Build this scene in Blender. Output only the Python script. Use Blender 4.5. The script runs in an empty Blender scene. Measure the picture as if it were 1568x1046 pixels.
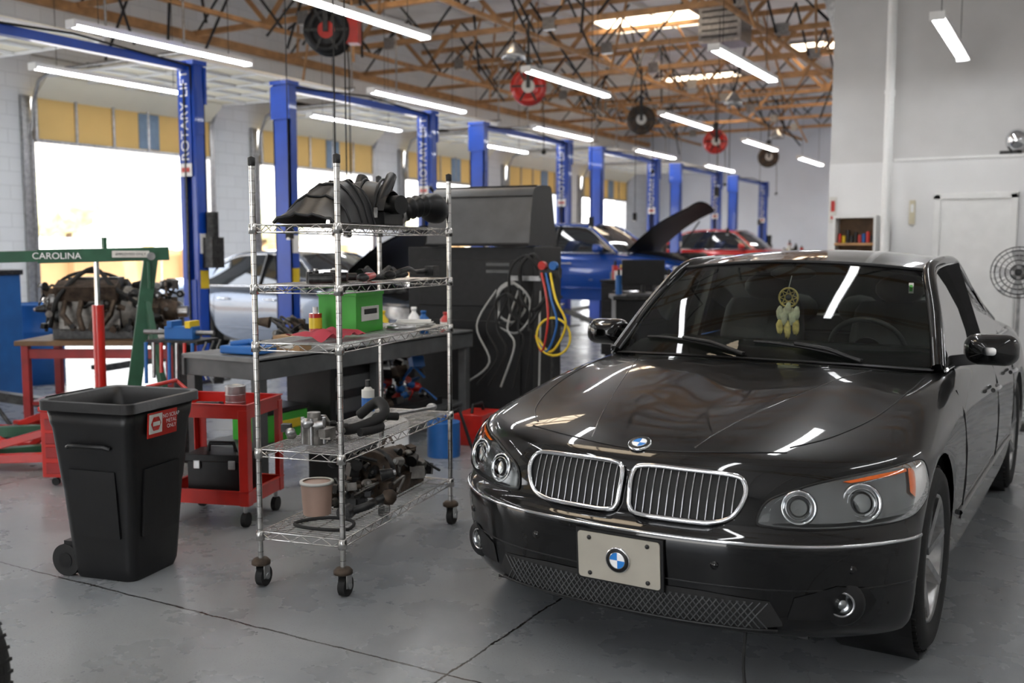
import bpy, math, random
from math import sin, cos, pi, radians, atan2, sqrt
from mathutils import Vector, Matrix, noise
from mathutils.bvhtree import BVHTree
random.seed(7)
scene = bpy.context.scene
COL = scene.collection

# ------------------------------------------------------------------ materials
MATS = {}
def M(name, col, rough=.5, metal=0., var=.12, scale=6., bump=0., coat=0., emis=0., spec=.5):
    if name in MATS: return MATS[name]
    m = bpy.data.materials.new(name); m.use_nodes = True
    nt = m.node_tree; N = nt.nodes; L = nt.links
    p = N['Principled BSDF']
    tc = N.new('ShaderNodeTexCoord'); nz = N.new('ShaderNodeTexNoise')
    nz.inputs['Scale'].default_value = scale; nz.inputs['Detail'].default_value = 4
    L.new(tc.outputs['Object'], nz.inputs['Vector'])
    cr = N.new('ShaderNodeValToRGB')
    cr.color_ramp.elements[0].position = .3; cr.color_ramp.elements[1].position = .7
    cr.color_ramp.elements[0].color = [c*(1-var) for c in col]+[1]
    cr.color_ramp.elements[1].color = [min(1, c*(1+var)) for c in col]+[1]
    L.new(nz.outputs['Fac'], cr.inputs['Fac']); L.new(cr.outputs['Color'], p.inputs['Base Color'])
    p.inputs['Roughness'].default_value = rough; p.inputs['Metallic'].default_value = metal
    p.inputs['Specular IOR Level'].default_value = spec
    if coat:
        p.inputs['Coat Weight'].default_value = coat; p.inputs['Coat Roughness'].default_value = .03
    if bump:
        b = N.new('ShaderNodeBump'); b.inputs['Strength'].default_value = bump; b.inputs['Distance'].default_value = .02
        L.new(nz.outputs['Fac'], b.inputs['Height']); L.new(b.outputs['Normal'], p.inputs['Normal'])
    if emis:
        p.inputs['Emission Color'].default_value = list(col)+[1]; p.inputs['Emission Strength'].default_value = emis
    MATS[name] = m; return m

def glass(name, tint, ior=1.45):
    m = bpy.data.materials.new(name); m.use_nodes = True
    nt = m.node_tree; N = nt.nodes; L = nt.links
    for n in list(N): N.remove(n)
    o = N.new('ShaderNodeOutputMaterial'); mx = N.new('ShaderNodeMixShader')
    t = N.new('ShaderNodeBsdfTransparent'); t.inputs['Color'].default_value = list(tint)+[1]
    g = N.new('ShaderNodeBsdfGlossy'); g.inputs['Roughness'].default_value = .01
    f = N.new('ShaderNodeFresnel'); f.inputs['IOR'].default_value = ior
    L.new(f.outputs[0], mx.inputs[0]); L.new(t.outputs[0], mx.inputs[1]); L.new(g.outputs[0], mx.inputs[2])
    L.new(mx.outputs[0], o.inputs[0]); MATS[name] = m; return m

def translucent(name, col, k=.5):
    m = bpy.data.materials.new(name); m.use_nodes = True
    nt = m.node_tree; N = nt.nodes; L = nt.links
    for n in list(N): N.remove(n)
    o = N.new('ShaderNodeOutputMaterial'); mx = N.new('ShaderNodeMixShader'); mx.inputs[0].default_value = k
    tc = N.new('ShaderNodeTexCoord'); nz = N.new('ShaderNodeTexNoise'); nz.inputs['Scale'].default_value = 2
    cr = N.new('ShaderNodeValToRGB'); cr.color_ramp.elements[0].color = [c*.88 for c in col]+[1]; cr.color_ramp.elements[1].color = list(col)+[1]
    L.new(tc.outputs['Object'], nz.inputs['Vector']); L.new(nz.outputs['Fac'], cr.inputs['Fac'])
    d = N.new('ShaderNodeBsdfDiffuse'); t = N.new('ShaderNodeBsdfTranslucent')
    L.new(cr.outputs[0], d.inputs[0]); L.new(cr.outputs[0], t.inputs[0])
    L.new(d.outputs[0], mx.inputs[1]); L.new(t.outputs[0], mx.inputs[2]); L.new(mx.outputs[0], o.inputs[0]); MATS[name] = m; return m

PAINT = M('car_paint_black', (.0016, .0016, .0018), .3, 0, .2, 40, coat=.9, spec=.1)
PSILV = M('car_paint_silver', (.09, .11, .15), .25, .6, .05, coat=1.)
PBLUE = M('car_paint_blue', (.008, .06, .32), .25, .3, .05, coat=1.)
PRED = M('car_paint_red', (.5, .02, .02), .25, .2, .05, coat=1.)
CHROME = M('chrome', (.72, .73, .75), .08, 1., .03)
SLAT = M('grille_slat_chrome', (.38, .38, .39), .16, 1., .05)
ZINC = M('zinc_wire', (.55, .54, .52), .25, 1., .25, 30)
STEEL = M('steel', (.40, .40, .40), .35, 1., .25, 20)
DSTEEL = M('dark_steel', (.04, .04, .04), .45, .7, .5, 25)
RUST = M('grimy_iron', (.07, .05, .036), .6, .5, .5, 18, bump=.4)
ALU = M('cast_aluminium', (.20, .19, .175), .5, .7, .45, 18, bump=.4)
BLKP = M('black_plastic', (.007, .007, .0075), .45, 0, .3, 20, bump=.05, spec=.35)
BINP = M('bin_plastic', (.005, .005, .0055), .42, 0, .3, 9, bump=.12, spec=.4)
RUB = M('rubber', (.007, .007, .007), .75, 0, .3, 20)
FAB = M('seat_leather', (.035, .034, .035), .6, 0, .2)
RED = M('red_paint', (.45, .014, .008), .35, 0, .2, 7, coat=.3)
DRED = M('dark_red_paint', (.26, .01, .01), .4, 0, .25, 7)
LBLUE = M('lift_blue', (.005, .055, .38), .35, 0, .15, 3, coat=.3)
HGREEN = M('hoist_green', (.02, .085, .045), .4, 0, .2, 9)
GREEN = M('bright_green', (.04, .32, .025), .45)
YEL = M('yellow', (.7, .5, .02), .45)
WHITE = M('white_paint', (.8, .8, .79), .5, 0, .04)
WOOD = M('truss_wood', (.46, .25, .11), .6, 0, .3, 5)
WOODT = M('table_wood', (.13, .07, .03), .6, 0, .3, 8)
TRUSSM = M('truss_steel', (.03, .03, .033), .5, .5, .3, 8)
TAN = M('cardboard', (.33, .2, .1), .8, 0, .1)
GREYB = M('bench_grey', (.075, .078, .08), .5, .2, .25, 7)
GREYT = M('bench_top_grey', (.15, .155, .155), .45, .2, .25, 9)
GREYH = M('machine_grey', (.06, .062, .065), .42, 0, .15, 7)
PLATE = M('plate_tan', (.36, .335, .28), .5, 0, .08)
BADB = M('badge_blue', (.02, .2, .6), .3, 0, .03)
ORNG = M('amber_lens', (.75, .13, .01), .2, 0, .1, 60)
LHOUSE = M('lamp_housing', (.20, .205, .21), .2, .9, .15)
TEXTW = M('text_white', (.85, .85, .85), .5, 0, .02)
CLEAR = glass('clear_lens', (.93, .95, .95), 1.2)
WIND = glass('windshield_glass', (.74, .80, .75), 1.42)
DGLASS = M('dark_glass', (.02, .025, .03), .05, 0, .1, coat=1.)
LED = M('light_tube', (.97, .985, 1.), .5, 0, 0, emis=22.)
BLUEP = M('blue_plastic', (.012, .11, .36), .45)
REDRAG = M('red_rag', (.45, .05, .07), .85)
CREAM = translucent('door_cream', (.80, .62, .30), .25)
CREAM2 = translucent('door_panel_light', (.96, .90, .74), .15)
PAPER = M('paper', (.6, .59, .55), .7)
HOSEG = M('hose_grey', (.30, .30, .29), .6)
FEATH = M('feather', (.85, .62, .22), .8, 0, .3, 40)
FEATH2 = M('feather_light', (.9, .82, .6), .8, 0, .2, 40)

# ------------------------------------------------------------------ builder
def mat_from_dir(p, d, up=Vector((0, 0, 1))):
    z = Vector(d).normalized()
    if abs(z.dot(up)) > .999: up = Vector((0, 1, 0))
    x = up.cross(z).normalized(); y = z.cross(x)
    m = Matrix((x, y, z)).transposed().to_4x4(); m.translation = Vector(p); return m

class B:
    def __init__(s): s.v = []; s.f = []; s.fm = []; s.fs = []; s.mats = []
    def mi(s, m):
        if m not in s.mats: s.mats.append(m)
        return s.mats.index(m)
    def add(s, vs, fs, m, smooth=False, X=None):
        o = len(s.v); i = s.mi(m)
        for p in vs:
            p = Vector(p)
            if X is not None: p = X @ p
            s.v.append(p)
        for f in fs:
            s.f.append([o+k for k in f]); s.fm.append(i); s.fs.append(smooth)
    def box(s, c, d, m, rz=0, X=None, rx=0, ry=0):
        hx, hy, hz = d[0]/2, d[1]/2, d[2]/2
        T = Matrix.Translation(Vector(c)) @ Matrix.Rotation(rz, 4, 'Z') @ Matrix.Rotation(ry, 4, 'Y') @ Matrix.Rotation(rx, 4, 'X')
        if X is not None: T = X @ T
        vs = [(x, y, z) for z in (-hz, hz) for y in (-hy, hy) for x in (-hx, hx)]
        s.add(vs, [(0, 2, 3, 1), (4, 5, 7, 6), (0, 1, 5, 4), (2, 6, 7, 3), (0, 4, 6, 2), (1, 3, 7, 5)], m, False, T)
    def beam(s, p0, p1, w, h, m):
        p0 = Vector(p0); p1 = Vector(p1); L = (p1-p0).length
        T = mat_from_dir((p0+p1)/2, p1-p0); s.box((0, 0, 0), (w, h, L), m, X=T)
    def cyl(s, p0, p1, r, m, r1=None, n=12, smooth=True, cap=True):
        p0 = Vector(p0); p1 = Vector(p1); r1 = r if r1 is None else r1
        T = mat_from_dir(p0, p1-p0); L = (p1-p0).length
        vs = []
        for k in range(n):
            a = 2*pi*k/n; vs.append((r*cos(a), r*sin(a), 0))
        for k in range(n):
            a = 2*pi*k/n; vs.append((r1*cos(a), r1*sin(a), L))
        s.add(vs, [(k, (k+1) % n, n+(k+1) % n, n+k) for k in range(n)], m, smooth, T)
        if cap: s.add(vs, [list(range(n))[::-1], list(range(n, 2*n))], m, False, T)
    def lathe(s, prof, m, X=None, n=24, smooth=True):
        vs = []; fs = []
        for r, z in prof:
            for k in range(n):
                a = 2*pi*k/n; vs.append((r*cos(a), r*sin(a), z))
        for j in range(len(prof)-1):
            for k in range(n):
                k2 = (k+1) % n; fs.append((j*n+k, j*n+k2, (j+1)*n+k2, (j+1)*n+k))
        s.add(vs, fs, m, smooth, X)
    def grid(s, rows, m, smooth=True, closed=False, X=None):
        nc = len(rows[0]); vs = [p for r in rows for p in r]; fs = []
        for j in range(len(rows)-1):
            for k in range(nc if closed else nc-1):
                k2 = (k+1) % nc; fs.append((j*nc+k, j*nc+k2, (j+1)*nc+k2, (j+1)*nc+k))
        s.add(vs, fs, m, smooth, X)
    def tube(s, pts, r, m, n=8, closed=False, X=None):
        pts = [Vector(p) for p in pts]; N = len(pts); rows = []
        up = None
        for i in range(N):
            a = pts[(i-1) % N] if (closed or i > 0) else pts[i]
            b = pts[(i+1) % N] if (closed or i < N-1) else pts[i]
            t = (b-a)
            if t.length < 1e-9: t = Vector((0, 0, 1))
            t.normalize()
            if up is None:
                up = Vector((0, 0, 1)) if abs(t.z) < .9 else Vector((1, 0, 0))
            x = t.cross(up)
            if x.length < 1e-6: x = t.cross(Vector((0.3, 1, .2)))
            x.normalize(); y = x.cross(t).normalized(); up = y
            rr_ = r[i] if isinstance(r, (list, tuple)) else r
            rows.append([pts[i]+x*rr_*cos(2*pi*k/n)+y*rr_*sin(2*pi*k/n) for k in range(n)])
        if closed: rows.append(rows[0])
        s.grid(rows, m, True, True, X)
        if not closed: s.add(rows[0]+rows[-1], [list(range(n)), list(range(n, 2*n))[::-1]], m, False, X)
    def sphere(s, c, r, m, n=14, X=None, noisea=0, R=None):
        if not isinstance(r, (tuple, list)): r = (r, r, r)
        rows = []
        for j in range(n//2+1):
            th = pi*j/(n//2); row = []
            for k in range(n):
                a = 2*pi*k/n; d = Vector((sin(th)*cos(a), sin(th)*sin(a), cos(th)))
                q = 1+noisea*noise.noise(d*2.3+Vector(c)) if noisea else 1
                d = Vector((d.x*r[0], d.y*r[1], d.z*r[2]))*q
                if R: d = R @ d
                row.append(Vector(c)+d)
            rows.append(row)
        s.grid(rows, m, True, True, X)
    def text(s, st, size, m, X):
        cu = bpy.data.curves.new('t', 'FONT'); cu.body = st; cu.size = size; cu.align_x = 'CENTER'; cu.align_y = 'CENTER'
        ob = bpy.data.objects.new('t', cu); COL.objects.link(ob)
        dg = bpy.context.evaluated_depsgraph_get(); me = bpy.data.meshes.new_from_object(ob.evaluated_get(dg))
        s.add([v.co.copy() for v in me.vertices], [list(p.vertices) for p in me.polygons], m, False, X)
        bpy.data.objects.remove(ob)
    def obj(s, name, loc=(0, 0, 0), rz=0, parent=None, bevel=0, scale=1):
        me = bpy.data.meshes.new(name); me.from_pydata([tuple(v*scale) for v in s.v], [], s.f)
        for m in s.mats: me.materials.append(m)
        me.polygons.foreach_set('material_index', s.fm); me.polygons.foreach_set('use_smooth', s.fs)
        me.update(); ob = bpy.data.objects.new(name, me); COL.objects.link(ob)
        ob.location = loc; ob.rotation_euler = (0, 0, rz)
        if parent: ob.parent = parent
        if bevel:
            q = ob.modifiers.new('b', 'BEVEL'); q.width = bevel; q.segments = 2; q.limit_method = 'ANGLE'; q.angle_limit = .9
        return ob

def cat(pts, n=8, closed=True):
    P = [Vector(p) for p in pts]; N = len(P); out = []
    rng = N if closed else N-1
    for i in range(rng):
        g = (lambda k: P[k % N]) if closed else (lambda k: P[max(0, min(N-1, k))])
        p0, p1, p2, p3 = g(i-1), g(i), g(i+1), g(i+2)
        for j in range(n):
            t = j/n
            out.append(.5*((2*p1)+(p2-p0)*t+(2*p0-5*p1+4*p2-p3)*t*t+(-p0+3*p1-3*p2+p3)*t*t*t))
    if not closed: out.append(P[-1])
    return out

def rr(hx, hy, r, z, n=4):
    out = []
    for cx, cy, a0 in ((hx-r, hy-r, 0), (-hx+r, hy-r, pi/2), (-hx+r, -hy+r, pi), (hx-r, -hy+r, 1.5*pi)):
        for k in range(n+1):
            a = a0+pi/2*k/n; out.append((cx+r*cos(a), cy+r*sin(a), z))
    return out

# ------------------------------------------------------------------ room
XW, YF, ZC = -13.4, 33.2, 6.2
XR, YB = 4.5, -6.0
fm = bpy.data.materials.new('epoxy_concrete_floor'); fm.use_nodes = True
nt = fm.node_tree; N = nt.nodes; L = nt.links; P = N['Principled BSDF']
geo = N.new('ShaderNodeNewGeometry')
def noi(sc, det=6, rough=.6):
    n = N.new('ShaderNodeTexNoise'); n.inputs['Scale'].default_value = sc; n.inputs['Detail'].default_value = det
    n.inputs['Roughness'].default_value = rough; L.new(geo.outputs['Position'], n.inputs['Vector']); return n
def math_(op, a, b=None, c=None):
    n = N.new('ShaderNodeMath'); n.operation = op
    for i, q in enumerate((a, b, c)):
        if q is None: continue
        if isinstance(q, (int, float)): n.inputs[i].default_value = q
        else: L.new(q, n.inputs[i])
    return n.outputs[0]
n1 = noi(.8); n2 = noi(9, 8, .7); n3 = noi(130, 3); n4 = noi(2.6, 5)
r1 = N.new('ShaderNodeValToRGB'); e = r1.color_ramp.elements
e[0].position = .34; e[0].color = (.175, .185, .195, 1); e[1].position = .70; e[1].color = (.265, .275, .28, 1)
L.new(math_('MULTIPLY_ADD', n2.outputs['Fac'], .25, math_('MULTIPLY_ADD', n4.outputs['Fac'], .35, math_('MULTIPLY', n1.outputs['Fac'], .45))), r1.inputs['Fac'])
r2 = N.new('ShaderNodeValToRGB'); e = r2.color_ramp.elements
e[0].position = .64; e[0].color = (0, 0, 0, 1); e[1].position = .72; e[1].color = (1, 1, 1, 1)
L.new(math_('MULTIPLY_ADD', n3.outputs['Fac'], .75, math_('MULTIPLY_ADD', n4.outputs['Fac'], .2, math_('MULTIPLY', n1.outputs['Fac'], .16))), r2.inputs['Fac'])
sx = N.new('ShaderNodeSeparateXYZ'); L.new(geo.outputs['Position'], sx.inputs[0])
wob = math_('MULTIPLY', math_('SUBTRACT', noi(5, 8, .8).outputs['Fac'], .5), .05)
fac = None
for ax, val in (('X', -1.874), ('Y', 2.835), ('X', -5.9), ('Y', 7.4), ('Y', 12.0), ('X', -9.9)):
    d = math_('ABSOLUTE', math_('ADD', math_('SUBTRACT', sx.outputs[ax], val), wob))
    q = math_('LESS_THAN', d, .0048)
    fac = q if fac is None else math_('MAXIMUM', fac, q)
vor = N.new('ShaderNodeTexVoronoi'); vor.feature = 'DISTANCE_TO_EDGE'; vor.inputs['Scale'].default_value = .25
va = N.new('ShaderNodeVectorMath'); va.operation = 'ADD'; nn = noi(1.2, 4)
L.new(geo.outputs['Position'], va.inputs[0]); L.new(nn.outputs['Color'], va.inputs[1]); L.new(va.outputs[0], vor.inputs['Vector'])
crack = math_('MULTIPLY', math_('LESS_THAN', vor.outputs['Distance'], .0006), .35)
fac = math_('MAXIMUM', fac, crack)
mx = N.new('ShaderNodeMix'); mx.data_type = 'RGBA'; L.new(math_('MULTIPLY', r2.outputs['Color'], .5), mx.inputs['Factor'])
L.new(r1.outputs['Color'], mx.inputs[6]); mx.inputs[7].default_value = (.08, .07, .058, 1)
mx2 = N.new('ShaderNodeMix'); mx2.data_type = 'RGBA'; L.new(fac, mx2.inputs['Factor']); L.new(mx.outputs[2], mx2.inputs[6])
mx2.inputs[7].default_value = (.015, .013, .012, 1); L.new(mx2.outputs[2], P.inputs['Base Color'])
rg = N.new('ShaderNodeMapRange'); rg.inputs['To Min'].default_value = .14; rg.inputs['To Max'].default_value = .42
L.new(n4.outputs['Fac'], rg.inputs['Value']); L.new(rg.outputs[0], P.inputs['Roughness'])
bp = N.new('ShaderNodeBump'); bp.inputs['Strength'].default_value = .08; bp.inputs['Distance'].default_value = .01
L.new(n2.outputs['Fac'], bp.inputs['Height']); L.new(bp.outputs[0], P.inputs['Normal'])

def brickmat(name, col):
    m = bpy.data.materials.new(name); m.use_nodes = True; N = m.node_tree.nodes; L = m.node_tree.links; P = N['Principled BSDF']
    g = N.new('ShaderNodeNewGeometry'); s = N.new('ShaderNodeSeparateXYZ'); c = N.new('ShaderNodeCombineXYZ'); L.new(g.outputs['Position'], s.inputs[0])
    ad = N.new('ShaderNodeMath'); L.new(s.outputs['X'], ad.inputs[0]); L.new(s.outputs['Y'], ad.inputs[1])
    L.new(ad.outputs[0], c.inputs[0]); L.new(s.outputs['Z'], c.inputs[1])
    b = N.new('ShaderNodeTexBrick'); b.inputs['Scale'].default_value = 1; b.inputs['Brick Width'].default_value = .4; b.inputs['Row Height'].default_value = .2
    b.inputs['Mortar Size'].default_value = .006
    b.inputs['Color1'].default_value = list(col)+[1]; b.inputs['Color2'].default_value = [q*.95 for q in col]+[1]; b.inputs['Mortar'].default_value = [q*.82 for q in col]+[1]
    L.new(c.outputs[0], b.inputs['Vector'])
    n = N.new('ShaderNodeTexNoise'); n.inputs['Scale'].default_value = .8; L.new(g.outputs['Position'], n.inputs['Vector'])
    mm = N.new('ShaderNodeMix'); mm.data_type = 'RGBA'; mm.blend_type = 'MULTIPLY'; mm.inputs['Factor'].default_value = .15
    L.new(b.outputs['Color'], mm.inputs[6]); L.new(n.outputs['Fac'], mm.inputs[7]); L.new(mm.outputs[2], P.inputs['Base Color'])
    P.inputs['Roughness'].default_value = .6
    return m
WALL = brickmat('painted_block', (.88, .90, .92))
WALLB = M('plaster_white', (.74, .74, .74), .6, 0, .03, 2)
WALLG = M('plaster_grey', (.56, .555, .55), .6, 0, .05, 2)
CEIL = M('ceiling_deck', (.88, .88, .88), .7, 0, .06, 3)

b = B(); b.box(((XW+XR)/2, (YF+YB)/2, -.05), (XR-XW+.6, YF-YB+.6, .1), fm); b.obj('floor')
b = B(); T = .3; xc = XW-T/2
ops = [(9.35+4.6*k, 12.7+4.6*k) for k in range(-3, 5)]
y0 = YB
for (a, c) in ops:
    b.box((xc, (y0+a)/2, 1.85), (T, a-y0, 3.7), WALL); y0 = c
b.box((xc, (y0+YF)/2, 1.85), (T, YF-y0, 3.7), WALL)
b.box((xc, (YB+YF)/2, (3.7+ZC)/2), (T, YF-YB, ZC-3.7), WALL); b.obj('wall_left')
b = B(); b.box(((XW+XR)/2, YF+.15, ZC/2), (XR-XW+.6, .3, ZC), M('far_wall_paint', (.70, .73, .80), .6, 0, .05, 1)); b.obj('wall_back')
b = B(); b.box((XR+.15, (YB+YF)/2, ZC/2), (.3, YF-YB, ZC), WALLB); b.obj('wall_right')
b = B()
b.box((-10.9, YB-.15, ZC/2), (5.0, .3, ZC), WALLB)
b.box((-6.85, YB-.15, ZC/2), (3.1, .3, ZC), WALLB)
b.box((-1.9, YB-.15, (4.2+ZC)/2), (12.9, .3, ZC-4.2), WALLB); b.box((-5.2, YB-.15, 2.1), (.4, .3, 4.2), WALLB)
b.box((0, YB-.15, 2.1), (.8, .3, 4.2), WALLB); b.box((2.5, YB-.15, 2.1), (4.3, .3, 4.2), WALLB); b.obj('wall_front')
b = B(); b.box(((XW+XR)/2, (YF+YB)/2, ZC+.1), (XR-XW+.6, YF-YB+.6, .2), CEIL)
b.obj('ceiling')
b = B(); b.box(((-2.93+XR)/2, (13.7+YF)/2, ZC/2), (XR+2.93, YF-13.7, ZC), WALLG); b.box(((-2.1+XR)/2, 13.6, 1.3), (XR+2.1, .2, 2.6), WALLB)
b.box((-2.5, 13.66, 1.3), (.84, .08, 2.6), WALLB)
b.obj('wall_office')
b = B(); dx = -1.14
b.box((dx, 13.485, 1.05), (.78, .03, 2.1), WHITE)
for q in (-1, 1): b.box((dx+q*.43, 13.475, 1.08), (.08, .05, 2.16), WHITE)
b.box((dx, 13.475, 2.14), (.94, .05, .08), WHITE)
b.sphere((dx+.32, 13.43, 1.0), .035, CHROME); b.obj('door_1', bevel=.006)
b = B(); b.cyl((-2.13, 13.2, 0), (-2.13, 13.2, ZC), .055, WHITE, n=16)
for z in (1.2, 3.4): b.cyl((-2.13, 13.2, z), (-2.13, 13.2, z+.04), .065, WHITE, n=16); b.box((-2.13, 13.35, z+.02), (.04, .28, .03), WHITE)
b.cyl((-2.13, 13.2, 0), (-2.13, 13.2, .02), .11, WHITE, n=16); b.obj('white_column_pipe')
b = B(); b.box(((-2.1+XR)/2, 13.5, 2.61), (XR+2.1, .03, .03), WHITE); b.obj('trim_1')
b = B(); b.box((XW+.06, (YB+YF)/2, 5.1), (.12, YF-YB, .14), WOOD); b.obj('trim_2')

# ------------------------------------------------------------------ ceiling trusses
b = B()
yy = 1.0; k = 0
while yy < YF-.3:
    x1 = XR if yy < 13.6 else -2.95
    zb, zt = 5.15, 5.98
    b.box(((XW+x1)/2, yy, zb), (x1-XW, .085, .085), WOOD); b.box(((XW+x1)/2, yy, zt), (x1-XW, .085, .09), WOOD)
    x = XW+.1; s_ = 0
    while x < x1-.8:
        za, zb2 = (zb, zt) if s_ % 2 == 0 else (zt, zb)
        if s_ % 4 in (1, 2): b.beam((x, yy, za), (x+.8, yy, zb2), .05, .07, WOOD)
        else: b.cyl((x, yy, za), (x+.8, yy, zb2), .02, TRUSSM, n=6)
        if s_ % 4 == 3: b.box((x, yy, zb), (.22, .1, .2), STEEL)
        x += .8; s_ += 1
    yy += 2.3; k += 1
b.obj('roof_truss')
b = B()
for x in [XW+1.0+1.6*i for i in range(11)]:
    y1 = YF if x < -3 else 13.6
    b.box((x, (YB+y1)/2, 6.14), (.045, y1-YB, .1), WHITE)
b.obj('roof_purlin')
b = B()
for x in (-11.4, -8.0, -4.6):
    zb, zt = 5.0, 5.85; yE = YF-.05
    b.box((x, (YB+yE)/2, zb), (.06, yE-YB-.1, .07), WOOD)
    y = YB+.2; s_ = 0
    while y < yE-1.2:
        za, zb2 = (zb, zt) if s_ % 2 == 0 else (zt, zb)
        b.cyl((x, y, za), (x, y+1.15, zb2), .022, TRUSSM, n=6); y += 1.15; s_ += 1
for i in range(70):
    x = random.uniform(-12.3, -3.6); y = random.uniform(7, 31); a = random.uniform(-1.0, 1.0)
    x2 = max(-12.9, min(-3.2, x+a))
    b.cyl((x, y, 6.0), (x2, y+random.uniform(-1.2, 1.2), random.uniform(4.3, 5.0)), .022, TRUSSM if i % 3 else WOOD, n=6)
b.obj('truss_bracing')
SKY = M('skylight_diffuser', (1., .82, .6), .5, 0, .15, 2, emis=5.)
for (x, y) in ((-7.9, 19.6), (-9.2, 27.), (-7.7, 10.7), (-4.5, 4.), (-5.0, 24.2)):
    b = B(); b.box((0, 0, 0), (2.1, 1.6, .03), SKY)
    for q in (-1, 1): b.box((q*1.08, 0, 0), (.06, 1.72, .07), STEEL); b.box((0, q*.83, 0), (2.2, .06, .07), STEEL)
    b.obj('skylight', (x, y, 6.16))
b = B(); b.box((0, 0, 0), (.7, .6, .6), STEEL); b.cyl((0, 0, .3), (0, 0, .8), .16, STEEL)
for i in range(5): b.box((0, -.31, -.2+i*.1), (.58, .03, .02), DSTEEL)
for q in (-.3, .3): b.cyl((q, 0, .3), (q, 0, .85), .01, DSTEEL)
b.obj('unit_heater', (-5.2, 16.2, 5.1))
b = B(); b.grid([[(-.3, -.8, .9), (.3, -.8, .9), (.3, .8, .9), (-.3, .8, .9)], [(-.3, -.8, .2), (.3, -.8, .2), (.3, .8, .2), (-.3, .8, .2)], [(.0, -.6, -1.0), (.3, -.6, -1.0), (.3, .3, -1.0), (.0, .3, -1.0)]], STEEL, False, True)
b.box((0, 0, .2), (.66, 1.66, .05), STEEL)
b.obj('air_duct', (-3.35, 17.0, 5.2))

# ------------------------------------------------------------------ lights
def fixture(x, y, z=3.7):
    b = B(); L2 = 1.22
    b.box((0, 0, .045), (.13, 2*L2, .05), WHITE)
    b.box((0, 0, .012), (.10, 2*L2-.06, .025), LED)
    for q in (-1, 1):
        b.box((0, q*L2, .03), (.14, .03, .08), WHITE)
        b.cyl((0, q*.9, .07), (0, q*.9, 5.0-z), .004, DSTEEL, n=5)
    return b.obj('ceiling_light', (x, y, z))
for k in range(5): fixture(-8.85, 7.9+4.85*k)
for k in range(6): fixture(-6.12, 7.7+4.65*k)
for y in (12.2, 19.5, 26.5): fixture(-3.65, y)
fixture(-1.3, 11.8)
for y in (8.9, 13.8, 18.6): fixture(-10.9, y, 3.62)
for x, y in ((-3.65, 5.2), (-3.65, .8), (-1.2, 6.3), (-1.2, 2.2), (1.4, 4.6), (-6.1, 3.1), (-8.85, 3.1), (-1.2, -2.2), (3.2, 9.)): fixture(x, y)

# ------------------------------------------------------------------ overhead garage doors
def gdoor(k, y0, y1):
    b = B(); W = y1-y0; cy = (y0+y1)/2; x0 = XW+.12
    b.box((x0, cy, 3.38), (.03, W, .62), CREAM)
    n = 5
    for i in range(n+1): b.box((x0+.03, y0+W*i/n, 3.38), (.025, .05 if i in (0, n) else .04, .62), STEEL)
    b.box((x0+.03, cy+.35, 3.38), (.02, .4, .56), M('door_blue_insert', (.22, .32, .45), .5))
    b.box((x0, cy, 3.06), (.06, W, .05), STEEL)
    for j in range(5):
        xa = x0+.35+j*.56
        b.box((xa+.25, cy, 3.98), (.52, W, .02), CREAM2)
        b.box((xa+.52, cy, 3.95), (.04, W, .04), WHITE)
    for i in range(n+1): b.box((x0+1.7, y0+W*i/n, 3.95), (2.8, .05, .03), WHITE)
    b.beam((x0, cy, 3.68), (x0+.36, cy, 3.97), W, .03, CREAM2)
    for yy in (y0-.03, y1+.03):
        b.box((XW+.07, yy, 1.65), (.08, .05, 3.3), STEEL)
        b.tube([(XW+.1, yy, 3.2), (XW+.14, yy, 3.6), (XW+.3, yy, 3.9), (XW+.6, yy, 4.02), (XW+3.3, yy, 4.02)], .025, STEEL)
        b.cyl((XW+3.25, yy, 4.0), (XW+3.25, yy, 5.1), .015, STEEL, n=6)
    b.cyl((XW+.25, y0-.1, 4.25), (XW+.25, y1+.1, 4.25), .015, STEEL, n=8)
    for q in (-.5, .5): b.cyl((XW+.25, cy+q-.35, 4.25), (XW+.25, cy+q+.35, 4.25), .04, DSTEEL, n=10)
    b.obj('overhead_garage_door')
    b = B()
    for yy in (y0-.09, y1+.09): b.box((XW+.04, yy, 1.85), (.06, .14, 3.7), STEEL)
    b.obj('trim_%d' % (k+3))
for k, (a, c) in enumerate(ops): gdoor(k, a, c)

# ------------------------------------------------------------------ exterior
b = B(); b.box((-42, 12, -.12), (57, 120, .1), M('asphalt_outside', (.62, .55, .46), .8, 0, .06, 1)); b.obj('ground')
b = B(); FW = M('stucco_beige', (.42, .27, .13), .8, 0, .1, 1)
b.box((-31, 16, .8), (.4, 70, 1.6), FW)
for i in range(14): b.box((-30.8, -17+5*i, .85), (.6, .5, 1.7), FW)
b.obj('boundary_wall')
b = B(); PW = M('pale_stucco', (.85, .82, .76), .8, 0, .05, .5)
b.box((-44, 18, 3.2), (6, 90, 6.4), PW); b.box((-41, 18, 6.5), (.5, 90, .4), PAPER)
for i in range(16): b.box((-40.97, -20+5.2*i, 3.6), (.06, 1.6, 1.4), M('pale_window', (.55, .6, .62), .2)); b.box((-40.95, -20+5.2*i, 3.6), (.06, .06, 1.4), WHITE)
b.obj('neighbouring_building')
AWN = M('awning_fabric', (.8, .74, .62), .7, 0, .05)
for i in range(5):
    b = B(); n = 24
    b.grid([[(.9*u, 4.6*v/n*1.0-2.3, 1.9-.35*u-.06*abs(sin(v*pi/3))*u) for v in range(n+1)] for u in (0, .5, 1)], AWN)
    for y in (-2.2, 2.2): b.cyl((.9, y, 0), (.9, y, 1.5), .03, STEEL)
    b.cyl((.0, -2.3, 1.9), (0, 2.3, 1.9), .03, STEEL); b.obj('awning', (-30.3, 7+5.2*i, -.07))
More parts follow.
